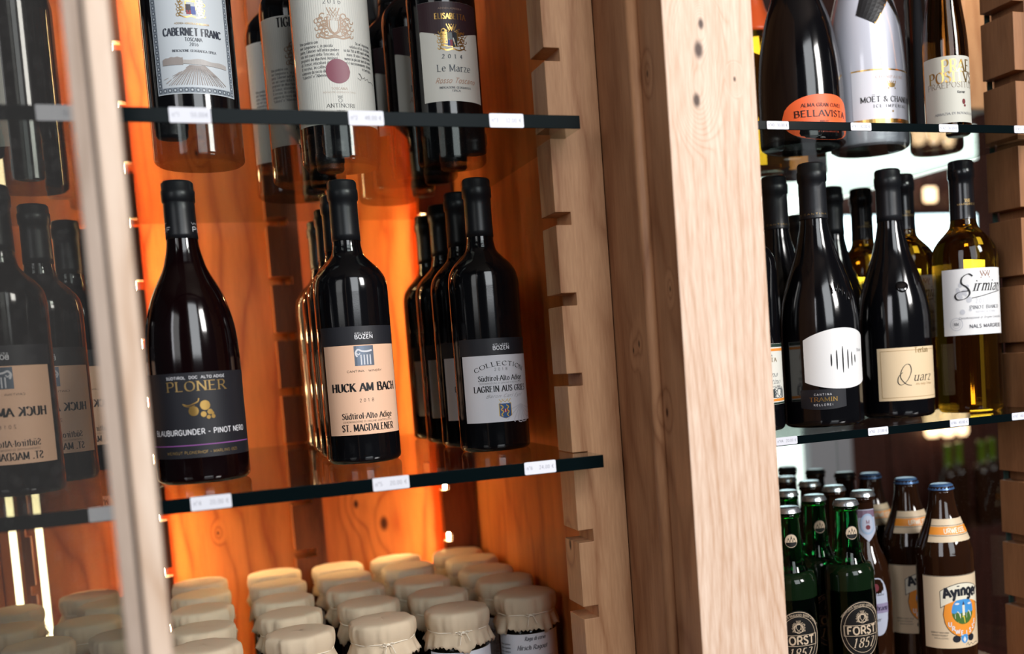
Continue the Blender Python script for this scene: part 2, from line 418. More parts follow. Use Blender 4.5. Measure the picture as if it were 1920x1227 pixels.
def catmull(P, n=4):
    out = []
    for i in range(len(P) - 1):
        p0 = P[i - 1] if i else P[0]; p1 = P[i]; p2 = P[i + 1]; p3 = P[i + 2] if i + 2 < len(P) else P[-1]
        for k in range(n):
            t = k / n; t2 = t * t; t3 = t2 * t
            out.append(tuple(0.5 * (2 * b + (c - a) * t + (2 * a - 5 * b + 4 * c - d) * t2 + (3 * b - a - 3 * c + d) * t3) for a, b, c, d in zip(p0, p1, p2, p3)))
    out.append(P[-1])
    return out


GP = {}
for ch_, (w_, s_) in G.items():
    st = []
    for part in s_.split('|'):
        if not part: continue
        sm = part[0] == '~'
        pts = [tuple(float(q) for q in p.split(',')) for p in part.lstrip('~').split()]
        st.append((catmull(pts) if sm else pts, sm))
    GP[ch_] = (w_, st)


class Art:
    """flat print laid out in millimetres on a label, wrapped on the bottle by build()"""
    def __init__(s):
        s.layers = {}

    def _l(s, m):
        return s.layers.setdefault(m.name, (m, [], []))

    def quad(s, m, pts):
        _, V, F = s._l(m); n = len(V); V += pts; F.append(tuple(range(n, n + len(pts))))

    def stroke(s, m, pts, thick, thin=None, taper=False):
        _, V, F = s._l(m); thin = thick if thin is None else thin
        nx, ny = math.cos(R_(18)), math.sin(R_(18)); k = len(pts)
        if k < 2: return
        n = len(V)
        for i, p in enumerate(pts):
            a = pts[max(i - 1, 0)]; b = pts[min(i + 1, k - 1)]
            dx, dy = b[0] - a[0], b[1] - a[1]; l = math.hypot(dx, dy) or 1e-9; dx /= l; dy /= l
            w = (thin + (thick - thin) * abs(dx * ny - dy * nx) ** 1.3) / 2
            if 0 < i < k - 1:
                e1 = (p[0] - a[0], p[1] - a[1]); e2 = (b[0] - p[0], b[1] - p[1])
                c = (e1[0] * e2[0] + e1[1] * e2[1]) / ((math.hypot(*e1) or 1e-9) * (math.hypot(*e2) or 1e-9))
                w /= max(0.45, math.sqrt(max(0, (1 + c) / 2)))
            if taper: w *= math.sin(pi * min(max((i + .3) / (k - 1 + .6), 0.03), .97)) ** .6
            V.append((p[0] - dy * w, p[1] + dx * w)); V.append((p[0] + dy * w, p[1] - dx * w))
        for i in range(k - 1):
            F.append((n + 2 * i, n + 2 * i + 1, n + 2 * i + 3, n + 2 * i + 2))

    def rect(s, m, u0, u1, v0, v1, n=None):
        n = n or max(1, int(abs(u1 - u0) / 4))
        s.between(m, u0, u1, lambda u: v0, lambda u: v1, n, 1)

    def between(s, m, u0, u1, lo, hi, nu=12, nv=1):
        _, V, F = s._l(m); n = len(V)
        for i in range(nu + 1):
            u = u0 + (u1 - u0) * i / nu
            for j in range(nv + 1):
                V.append((u, lo(u) + (hi(u) - lo(u)) * j / nv))
        for i in range(nu):
            for j in range(nv):
                a = n + i * (nv + 1) + j; F.append((a, a + nv + 1, a + nv + 2, a + 1))

    def disc(s, m, u, v, r, rv=None, n=18):
        rv = rv or r
        f = lambda x: rv * math.sqrt(max(0, 1 - ((x - u) / r) ** 2))
        s.between(m, u - r, u + r, lambda x: v - f(x), lambda x: v + f(x), n, 1)

    def ring(s, m, u, v, r, w, rv=None, a0=0, a1=360, n=36):
        rv = rv or r
        s.stroke(m, [(u + r * math.cos(R_(a0 + (a1 - a0) * i / n)), v + rv * math.sin(R_(a0 + (a1 - a0) * i / n))) for i in range(n + 1)], w)

    def text(s, m, t, u, v, h, w=None, serif=False, bold=1.0, track=0.0, slant=0.0, align='c', arc=None, thin=None):
        """t centred on u, baseline v, capital height h; w squeezes to a width; arc=(radius) bends it"""
        k = h / 10.0
        adv = [GP.get(c, GP[' '])[0] + 1.1 + track for c in t]
        tot = sum(adv) * k
        sx = (w / tot) if w else 1.0
        tot *= sx
        x = u - tot / 2 if align == 'c' else (u if align == 'l' else u - tot)
        thick = (1.9 if serif else 1.35) * bold * k
        thn = thin * k if thin else ((0.55 * k * min(bold, 1.3)) if serif else thick)
        for c, a in zip(t, adv):
            wd, st = GP.get(c, GP[' '])
            def tr(p, x=x):
                px = x + (p[0] + .5 + slant * p[1]) * k * sx; py = v + p[1] * k
                if arc:
                    al = (px - u) / arc; return (u + (arc + py - v) * math.sin(al), v - arc + (arc + py - v) * math.cos(al))
                return (px, py)
            for pts, sm in st:
                if not sm:
                    for i in range(len(pts) - 1):
                        a_, b_ = pts[i], pts[i + 1]
                        mid = ((a_[0] + b_[0]) / 2, (a_[1] + b_[1]) / 2)
                        s.stroke(m, [tr(a_), tr(mid), tr(b_)], thick, thn)
                else:
                    s.stroke(m, [tr(p) for p in pts], thick, thn)
                if serif:
                    for e, q in ((pts[0], pts[1]), (pts[-1], pts[-2])):
                        if abs(e[1] - q[1]) > 0.8 * abs(e[0] - q[0]) and (abs(e[1]) < .1 or abs(e[1] - 10) < .1 or abs(e[1] - 7) < .1) and c not in 'CGSOQJacesg':
                            s.stroke(m, [tr((e[0] - 1.35, e[1])), tr((e[0], e[1])), tr((e[0] + 1.35, e[1]))], .6 * k * bold, .6 * k * bold)
            x += a * k * sx

    def build(s, wrap, parent, off0=0.00022, step=0.00004, names=None):
        i = 0
        for key, (m, V, F) in s.layers.items():
            off = off0 + step * i; i += 1
            me = bpy.data.meshes.new('lettering')
            me.from_pydata([wrap(u, v, off) for (u, v) in V], [], F); me.update()
            me.materials.append(m)
            nm = (names or {}).get(key, 'lettering')
            o = bpy.data.objects.new(nm, me); COL.objects.link(o); o.parent = parent
            o['kind'] = 'stuff' if len(F) > 4000 else 'print'
            del o['kind']


def crown(A, m, u, v, w, h):
    A.stroke(m, [(u - w / 2, v), (u + w / 2, v)], h * .18)
    A.stroke(m, [(u - w / 2, v + h), (u - w * .32, v + h * .25), (u - w * .2, v + h * .9), (u, v + h * .25), (u + w * .2, v + h * .9), (u + w * .32, v + h * .25), (u + w / 2, v + h)], h * .14)
    for i in range(5): A.disc(m, u - w / 2 + w * i / 4, v + h * 1.05, h * .1, n=5)


def crest(A, m, u, v, w, h, seed=1):
    """ornate scrolled coat of arms"""
    rnd = random.Random(seed)
    sh = [(u - w * .16, v + h * .25), (u - w * .16, v - h * .05), (u - w * .10, v - h * .22), (u, v - h * .3), (u + w * .10, v - h * .22), (u + w * .16, v - h * .05), (u + w * .16, v + h * .25), (u - w * .16, v + h * .25)]
    A.stroke(m, sh, w * .035)
    crown(A, m, u, v + h * .32, w * .3, h * .2)
    for sg in (-1, 1):
        for k in range(6):
            cx = u + sg * w * (.24 + .05 * (k % 2) + rnd.random() * .04); cy = v + h * (.28 - .115 * k)
            A.ring(m, cx, cy, w * .07, w * .028, a0=rnd.randint(0, 90), a1=rnd.randint(250, 380), n=9)
            A.ring(m, cx + sg * w * .11, cy - h * .03, w * .05, w * .024, a0=rnd.randint(90, 200), a1=rnd.randint(300, 470), n=8)
    A.stroke(m, catmull([(u - w * .4, v - h * .32), (u - w * .2, v - h * .42), (u, v - h * .37), (u + w * .2, v - h * .42), (u + w * .4, v - h * .32)]), w * .04)


# ------------------------------------------------------------------ bottles
def shape(lst, H, R):
    P = [(r * R, z * H) for (z, r) in lst]
    out = catmull(P, 4)
    o2 = []
    for r, z in out:
        if not o2 or z > o2[-1][1] + 1e-5: o2.append((r, z))
    return o2


SH = {
 'bordeaux': [(0, .90), (.006, .96), (.018, 1), (.06, 1), (.30, 1), (.56, 1), (.61, 1), (.64, .975), (.662, .92), (.687, .79), (.712, .60), (.735, .445), (.76, .395), (.785, .375), (.90, .365), (.985, .36)],
 'burgundy': [(0, .90), (.006, .96), (.018, 1), (.06, 1), (.30, 1), (.40, 1), (.47, .98), (.535, .925), (.62, .765), (.70, .50), (.74, .41), (.80, .335), (.90, .32), (.985, .31)],
 'sloping': [(0, .90), (.006, .96), (.018, 1), (.06, 1), (.25, 1), (.37, 1), (.43, .975), (.50, .895), (.585, .715), (.66, .53), (.73, .41), (.79, .345), (.90, .335), (.985, .325)],
 'magnum_sparkling': [(0, .90), (.006, .96), (.02, 1), (.08, 1), (.17, 1), (.24, .985), (.34, .92), (.455, .77), (.565, .54), (.66, .40), (.78, .33), (.90, .31), (.985, .30)],
 'sparkling': [(0, .90), (.006, .96), (.02, 1), (.1, 1), (.25, 1), (.35, .985), (.50, .89), (.62, .70), (.74, .46), (.84, .35), (.92, .31), (.985, .30)],
 'flute': [(0, .90), (.006, .96), (.018, 1), (.06, 1), (.2, 1), (.33, 1), (.42, .92), (.50, .80), (.62, .62), (.75, .48), (.86, .42), (.985, .40)],
 'longneck': [(0, .90), (.008, .96), (.022, 1), (.1, 1), (.3, 1), (.49, 1), (.56, .95), (.63, .80), (.695, .585), (.745, .50), (.82, .465), (.90, .43), (.955, .40), (.975, .42)],
 'half_litre': [(0, .90), (.008, .96), (.022, 1), (.1, 1), (.3, 1), (.60, 1), (.65, .985), (.70, .90), (.76, .74), (.82, .585), (.88, .475), (.94, .42), (.975, .42)],
}


class Bottle:
    def __init__(s, name, kind, H, R, glass, cap_m, cap_z=.79, crown_cap=None):
        s.H, s.R, s.kind = H, R, kind
        s.P = shape(SH[kind], H, R)
        s.root = empty(name)
        gl = [(R * .55, .004), (R * .80, .0008)] + s.P
        top = s.P[-1]
        MB().lathe(gl, 56).build('glass_body', glass, s.root, smooth=True)
        if crown_cap is None:
            cz = cap_z * H
            pr = [(s.r(cz) + .0006, cz)] + [(r + .0006, z) for r, z in s.P if cz < z < H * .925]
            rt = s.P[-1][0]
            pr += [(rt + .0008, H * .925), (rt + .0020, H * .93), (rt + .0022, H * .95), (rt + .0022, H * .965), (rt + .0013, H * .968), (rt + .0013, H * .99), (rt - .0004, H * .9975), (rt * .7, H)]
            s.cap = MB().lathe(pr, 40).build('capsule', cap_m, s.root, smooth=True)
        else:
            rt = .0133
            mb = MB(); n = 42; z0 = H * .972
            prof = [(rt + .0022, z0 - .0035, 1), (rt + .0012, z0 - .001, .6), (rt + .0002, z0 + .0022, 0), (rt - .0015, z0 + .0032, 0), (rt * .5, z0 + .0036, 0)]
            for (r, z, w) in prof:
                for i in range(n):
                    a = 2 * pi * i / n; rr = r + (.0006 * w if i % 2 else -.0006 * w)
                    mb.v.append((rr * math.cos(a), rr * math.sin(a), z))
            for k in range(len(prof) - 1):
                for i in range(n):
                    j = (i + 1) % n; mb.f.append((k * n + i, k * n + j, (k + 1) * n + j, (k + 1) * n + i))
            mb.f.append(tuple((len(prof) - 1) * n + i for i in range(n)))
            s.cap = mb.build('crown_cap', cap_m, s.root, smooth=True)
            MB().lathe([(rt - .0006, H * .93), (rt + .0012, H * .935), (rt + .0014, H * .948), (rt - .0004, H * .955)], 32).build('glass_lip', glass, s.root, smooth=True)

    def r(s, z):
        P = s.P
        if z <= P[0][1]: return P[0][0]
        for i in range(len(P) - 1):
            if P[i + 1][1] >= z:
                a, b = P[i], P[i + 1]; t = (z - a[1]) / (b[1] - a[1] or 1); return a[0] + (b[0] - a[0]) * t
        return P[-1][0]

    def wrap(s, zc, phi=0.0, R0=None, tilt=0.0, mirror=False):
        R0 = R0 or s.r(zc)
        def f(u, v, off):
            if mirror: u = -u
            u /= 1000.0; v /= 1000.0
            z = zc + v + tilt * u
            r = s.r(z) + off; th = u / R0 + phi
            return (r * math.sin(th), -r * math.cos(th), z)
        return f

    def label(s, m, zc, w, h, phi=0.0, hi=None, lo=None, off=.00012, name='paper_label', nv=8, R0=None, mirror=False, tilt=0.0):
        """w,h in mm; hi/lo(u) give the outline"""
        wr = s.wrap(zc, phi, R0, tilt, mirror)
        hi = hi or (lambda u: h / 2); lo = lo or (lambda u: -h / 2)
        def fn(i, j):
            u = -w / 2 + w * i; return wr(u, lo(u) + (hi(u) - lo(u)) * j, off)
        mb = MB().grid(fn, 28, nv)
        n0 = len(mb.v)
        o = mb.build(name, m, s.root, smooth=True)
        return o, wr

    def art(s, A, wr, lab, off0=.00024):
        A.build(wr, lab, off0)


def face(x, y, deg=0.0):
    """rotation that turns the bottle's front towards the place of the photographer, plus deg"""
    return math.atan2(CAM.x - x, -(CAM.y - y)) + R_(deg)


def put(root, x, y, z, deg, label, group, cat='bottle'):
    root.location = (x, y, z); root.rotation_euler = (0, 0, face(x, y, deg))
    tag(root, label, cat, group)
    return root


Z0, Z1, ZB = 0.006, 0.3345, -0.3225     # tops of lower shelf, upper shelf, bottom board
# ------------------------------------------------------------------ the setting
def structure(mb, name, m, **k):
    o = mb.build(name, m, **k); o['kind'] = 'structure'; return o


structure(MB().box(-4, 5, -4, 2.2, -1.32, -1.30), 'floor', m_dkwood)
structure(MB().box(-4, 5, -4, 2.2, 2.6, 2.65), 'ceiling', mat('ceiling_paint', lin((120, 105, 95)), 0.8))
wb = structure(MB().box(-0.6, 4.6, 2.13, 2.2, -1.3, 2.6), 'wall_back', m_dkwood)
for i in range(10):
    o = MB().box(1.2 + i * .2 + .003, 1.2 + (i + 1) * .2 - .003, 2.115, 2.13, -1.3, 2.6).build('plank', m_dkwood, wb)

# back panelling of the left cabinet, wide vertical boards
wl = structure(MB().box(-.62, .398, .728, .740, -.345, .70), 'wall_rear', m_larch)
for x0, x1 in ((-.62, -.46), (-.46, -.262), (-.262, -.066), (-.066, .145), (.145, .398)):
    MB().box(x0 + .0006, x1 - .0006, .708, .728, -.345, .70).build('plank', m_larch, wl, bevel=.0008)
# side panel of the left cabinet
ws = structure(MB().box(.398, .410, .0925, .74, -.345, .70), 'wall_right', m_sidewall)
# partition between the two cabinets
structure(MB().box(.4101, .509, .0925, .73, -.345, .70), 'wall_partition', m_jamb)


def comb(x0, x1, y0, y1, z0, z1, levels, depth, th, side):
    """outline of a notched batten, notches open to one side; extruded in y"""
    P = []
    if side < 0:                                         # notches on the left edge
        P = [(x0, z0), (x1, z0), (x1, z1), (x0, z1)]
        for z in sorted(levels, reverse=True):
            P += [(x0, z + th / 2), (x0 + depth, z + th / 2), (x0 + depth, z - th / 2), (x0, z - th / 2)]
    else:
        P = [(x0, z1), (x0, z0), (x1, z0)]
        for z in sorted(levels):
            P += [(x1, z - th / 2), (x1 - depth, z - th / 2), (x1 - depth, z + th / 2), (x1, z + th / 2)]
        P += [(x1, z1)]
    return MB().ext_xz(P, y0, y1)


LV = [-.322 + .0822 * i for i in range(0, 13)]
LV = [-.3225, -.241, -.1600, -.0805, 0, .0805, .162, .243, .3285, .405, .486, .567]
SLOTS = []
o = comb(.355, .4095, .047, .092, -.345, .70, LV, .0165, .0128, -1).build('notched_batten', m_strip, bevel=.0007)
tag(o, 'pale oak notched batten at the front right edge of the left cabinet', 'batten')
LV2 = [z - .002 for z in LV]
o = comb(.945, 1.03, .047, .104, -.345, .70, LV2, .017, .0128, -1).build('notched_batten', m_dstrip, bevel=.0007)
tag(o, 'dark brown notched batten at the far right edge of the right cabinet', 'batten')
o = comb(-.098, -.045, .650, .672, -.345, .70, LV, .012, .013, 1).build('notched_batten', m_batten, bevel=.0005)
tag(o, 'notched batten in shade at the back of the left cabinet, beside the door stile', 'batten')
o = comb(.124, .168, .664, .707, -.345, .70, LV, .030, .012, -1).build('notched_batten', m_batten, bevel=.0005)
tag(o, 'notched batten on the rear panelling between the two wide orange boards', 'batten')
o = comb(.345, .3975, .650, .672, -.345, .70, LV, .011, .013, -1).build('notched_batten', m_batten, bevel=.0005)
tag(o, 'dark notched batten in the rear right corner of the left cabinet', 'batten')
o = comb(-.226, -.2145, .640, .655, -.345, .70, LV, .006, .013, 1).build('notched_batten', m_batten, bevel=.0005)  # solid copy in place of a batten reflected in the door glass
tag(o, 'notched batten standing in for a reflection in the door glass beside the brighter light strip', 'batten')

# post between the cabinets
o = MB().box(.418, .509, -.100, -.0365, -.345, .72).build('oak_post', m_post, bevel=.0012)
o2 = o
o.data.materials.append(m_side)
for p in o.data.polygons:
    if p.normal.x < -.5 or p.normal.x > .5: p.material_index = 1  # side faces take a darker oak, their shade put into the colour
tag(o, 'broad pale knotty oak post standing between the two wine cabinets', 'post')
o = MB().box(.4105, .509, -.0362, .0922, -.345, .72).build('oak_jamb', m_jamb, bevel=.001)
tag(o, 'brown oak jamb board beside the left cabinet with a cluster of small knots', 'panel')
mb = MB(); mb.lathe([(.0062, -.345), (.0062, .72)], 24, .4130, -.0430)
o = mb.build('trim_1', m_side, smooth=True); o['kind'] = 'structure'

# bottom boards of both cabinets
o = MB().box(-.62, .3975, .093, .707, ZB - .022, ZB).build('bottom_board', m_board, bevel=.001)
tag(o, 'wooden bottom board carrying the cloth topped jars', 'shelf board')
o = MB().box(.5095, .944, .0, .46, ZB - .022, ZB).build('bottom_board', m_board, bevel=.001)
tag(o, 'wooden bottom board carrying the beer bottles', 'shelf board')

# glass shelves
SHELF_G = 'glass shelves'
for (x0, x1, zt, th, lab) in ((-.60, .3705, Z1, .0125, 'upper glass shelf of the left cabinet under the cream labelled bottles'),
                              (-.60, .3705, Z0, .0125, 'lower glass shelf of the left cabinet above the jars'),
                              (.5105, .9605, Z1 - .0015, .0090, 'upper glass shelf of the right cabinet under the white sparkling bottle'),
                              (.5105, .9605, Z0 - .0015, .0090, 'middle glass shelf of the right cabinet above the beer bottles')):
    r = empty('glass_shelf', ((x0 + x1) / 2, 0, zt)); w = (x1 - x0) / 2
    tag(r, lab, 'glass shelf')
    MB().box(-w, w, .0012, .62 if x0 < 0 else .455, -th, 0).build('glass_plate', m_shelf, r)
    MB().box(-w, w, -.0006, .0011, -th, -.0001).build('polished_edge', m_edge, r, bevel=.0003)

# glass screen at the back and right side of the right cabinet
r = empty('glass_screen', (.74, .50, ZB)); tag(r, 'clear glass screen closing the back and right side of the right cabinet', 'glass pane')
MB().box(-.228, .221, 0, .006, .0005, 1.02).build('glass_plate', m_backpane, r)
MB().box(.2215, .2275, -.384, .006, .0005, 1.02).build('glass_plate', m_backpane, r)
MB().box(.2215, .2275, -.387, -.3842, .0005, 1.02).build('polished_edge', mat('green_glass_edge', (.05, .10, .09, 1), .2), r)

# hinged glass door in front, out of focus
r = empty('glass_door', (-.04, -.29, -.5)); tag(r, 'open glass door with a pale wooden stile standing in front of the left cabinet', 'glass door')
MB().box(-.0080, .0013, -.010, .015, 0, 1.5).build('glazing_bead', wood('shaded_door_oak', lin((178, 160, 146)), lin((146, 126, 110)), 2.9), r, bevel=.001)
MB().box(.0036, .0165, -.010, .015, 0, 1.5).build('stile', m_stile, r, bevel=.0015)
MB().box(.0013, .0036, -.004, .015, 0, 1.5).build('groove_strip', mat('door_groove', lin((70, 60, 52)), .7), r)
MB().box(-.40, -.0082, .0, .005, 0, 1.5).build('glass_plate', m_pane, r)

# light strips
m_led = emis('warm_light_strip', (1.0, 0.68, 0.31, 1), 270)
m_led2 = emis('bright_light_strip', (1.0, 0.80, 0.45, 1), 9)  # for strips that stand in for reflections, dimmer than the real ones
m_alu = mat('aluminium', lin((150, 150, 150)), .4, metal=.8)


def led(x, y, w, m, lab, fy=-1, z0=-.32, z1=.69):
    r = empty('light_strip', (x, y, z0)); tag(r, lab, 'light strip')
    MB().box(-w / 2, w / 2, -.0010, .0010, .0, z1 - z0).build('diffuser', m, r)
    MB().box(-w / 2 - .001, w / 2 + .001, .0012, .0035, .0, z1 - z0).build('profile', m_alu, r)


led(-.0610, .6815, .008, m_led, 'warm light strip hidden behind the batten beside the door stile')
led(.3590, .6815, .008, m_led, 'warm light strip tucked behind the batten in the rear right corner')
led(-.2055, .655, .0085, m_led2, 'glowing strip on the left standing in for a light strip reflected in the door glass')
led(-.2370, .655, .0085, m_led2, 'second glowing strip standing in for a reflection at the left edge, left of the brighter one')


# price tags on the shelf edges
def price_tag(x, zc, w, h, t1, t2, lab, y=-.0014):
    r = empty('price_tag', (x, y, zc)); tag(r, lab, 'price tag', None)
    pts = []
    cr = .0012
    for cx, cz, a0 in ((w / 2 - cr, -h / 2 + cr, -90), (w / 2 - cr, h / 2 - cr, 0), (-w / 2 + cr, h / 2 - cr, 90), (-w / 2 + cr, -h / 2 + cr, 180)):
        for k in range(4):
            a = R_(a0 + 30 * k); pts.append((cx + cr * math.cos(a), cz + cr * math.sin(a)))
    MB().ext_xz(pts, -.0003, .0003).build('card', m_tag, r)
    A = Art()
    k = w * 1000 / 33
    A.text(m_tagtext, t1, -14.5 * k, -1.6 * k, 3.6 * k, align='l', bold=.55)
    A.text(m_tagtext, t2, 14.5 * k, -1.6 * k, 3.6 * k, align='r', bold=.55)
    A.build(lambda u, v, o: (u / 1000, -.00035 - o * .3, v / 1000), r)


for x, t1, t2, lab in ((-.0778, '', '00,00 \u20ac'[:0] + '52,00', 'white price tag on the upper shelf edge standing in for a reflection in the door glass'),  # solid card in place of a reflected tag
                       (.0212, 'n\u00b01', '50,00\u20ac', 'white price tag n\u00b01 under the bottle with the vineyard drawing'),
                       (.1675, 'n\u00b02', '48,00 \u20ac', 'white price tag n\u00b02 under the bottle with the purple seal'),
                       (.2971, 'n\u00b03', '32,00 \u20ac', 'white price tag n\u00b03 at the right end of the upper left shelf')):
    price_tag(x, .3282, .033 if x != .1675 else .031, .0128, t1, t2, lab)
for x, t1, t2, lab in ((-.0700, '', '', 'white price tag standing in for a reflection on the lower shelf edge just left of the door stile'),  # another reflected tag built as a solid card
                       (.0086, 'n\u00b04', '20,00 \u20ac', 'white price tag n\u00b04 under the bottle with gold grapes on a black label'),
                       (.1625, 'n\u00b05', '20,00 \u20ac', 'white price tag n\u00b05 below the salmon labelled bottle'),
                       (.3050, 'n\u00b06', '24,00 \u20ac', 'white price tag n\u00b06 at the right end of the lower left shelf')):
    price_tag(x, .0002, .033 if x != .305 else .0315, .0120, t1, t2, lab)
for x, t1, t2, lab in ((.5878, 'n\u00b040', '30,00 \u20ac', 'small price tag n\u00b040 beneath the bottle with the orange oval label'),
                       (.6898, 'n\u00b041', '42,00 \u20ac', 'small price tag n\u00b041 beneath the white sparkling bottle'),
                       (.8047, 'n\u00b042', '36,00 \u20ac', 'small price tag n\u00b042 beneath the slim bottle with the grey label'),
                       (.9095, 'n\u00b043', '36,00 \u20ac', 'small price tag at the far right end of the upper right shelf')):
    price_tag(x, .3283, .026, .0084, t1, t2, lab)
for x, t1, t2, lab in ((.5770, 'n\u00b044', '20,00 \u20ac', 'small price tag n\u00b044 at the left end of the middle right shelf'),
                       (.6919, 'n\u00b045', '27,00 \u20ac', 'small price tag n\u00b045 between the white and the beige labelled bottles'),
                       (.8011, 'n\u00b046', '40,00 \u20ac', 'small price tag n\u00b046 beneath the yellow wine bottle'),
                       (.8890, 'n\u00b047', '40,00 \u20ac', 'small price tag at the far right end of the middle right shelf')):
    price_tag(x, .0006, .026, .0084, t1, t2, lab)

# ------------------------------------------------------------------ left cabinet, lower shelf
p_black = paper('black_label_paper', (26, 27, 34), .5)
p_band = paper('charcoal_label_paper', (34, 35, 41), .5)
p_salmon = paper('salmon_label_paper', (246, 200, 168), .5)
p_lgrey = paper('pale_grey_label_paper', (222, 222, 228), .5)
p_cream = paper('cream_label_paper', (232, 230, 220), .55)
p_blueg = paper('cool_grey_label_paper', (196, 204, 210), .5)
p_white = paper('white_label_paper', (240, 240, 240), .5)
p_beige = paper('beige_label_paper', (233, 207, 168), .5)
p_plum = paper('plum_label_paper', (58, 38, 44), .5)
p_orange = paper('orange_label_paper', (255, 110, 58), .45)
p_stone = paper('stone_label_paper', (200, 198, 186), .55)
SER = dict(serif=True)

# black label with gold grapes
B = Bottle('wine_bottle', 'burgundy', .296, .0436, m_wine, m_capb, .807)
lab, wr = B.label(p_black, .0665, 126, 82)
A = Art()
A.text(WHT, 'S\u00dcDTIROL  DOC  ALTO ADIGE', 0, 35, 2.5, w=56, bold=1.1)
A.text(m_goldp, 'PLONER', 0, 23.5, 9, w=58, serif=True, bold=.9)
gd = m_gold
for u, v, r in ((-4.5, 4.0, 4.7), (6.2, 9.0, 4.7), (4.2, 0.4, 2.7), (10.3, 2.4, 2.6), (8.6, -2.6, 1.9), (13.0, -2.2, 1.9), (12.4, 1.0, 1.5)):
    A.disc(gd, u, v, r, n=14)
A.stroke(gd, catmull([(-14, 11), (-9, 9.5), (-4, 11), (0, 13), (1, 16)]), 1.1)
A.stroke(gd, catmull([(-13, 9.5), (-8, 8), (-3, 9.6)]), .6)
A.text(WHT, 'BLAUBURGUNDER - PINOT NERO', 0, -18.5, 5.0, w=98, bold=1.1)
A.rect(ink((140, 80, 150)), -58, 58, -29.2, -28.2, 30)
A.text(m_goldp, '\u00b7 WEINGUT PLONERHOF - MARLING (BZ) \u00b7', 0, -37, 2.6, w=76)
A.build(wr, lab)
A = Art(); A.text(WHT, 'PLONERHOF', 0, -1.6, 4.4, w=74, bold=1.2); A.text(WHT, 'WEINGUT', 0, 5.0, 2.2, w=74, track=6)
A.build(B.wrap(.247, R_(180), .0150), B.cap, off0=.0009)
put(B.root, .0066, .167, Z0, 0, 'red wine bottle with sloping shoulders and black label with gold grapes', 'red wine bottles on the lower left shelf')


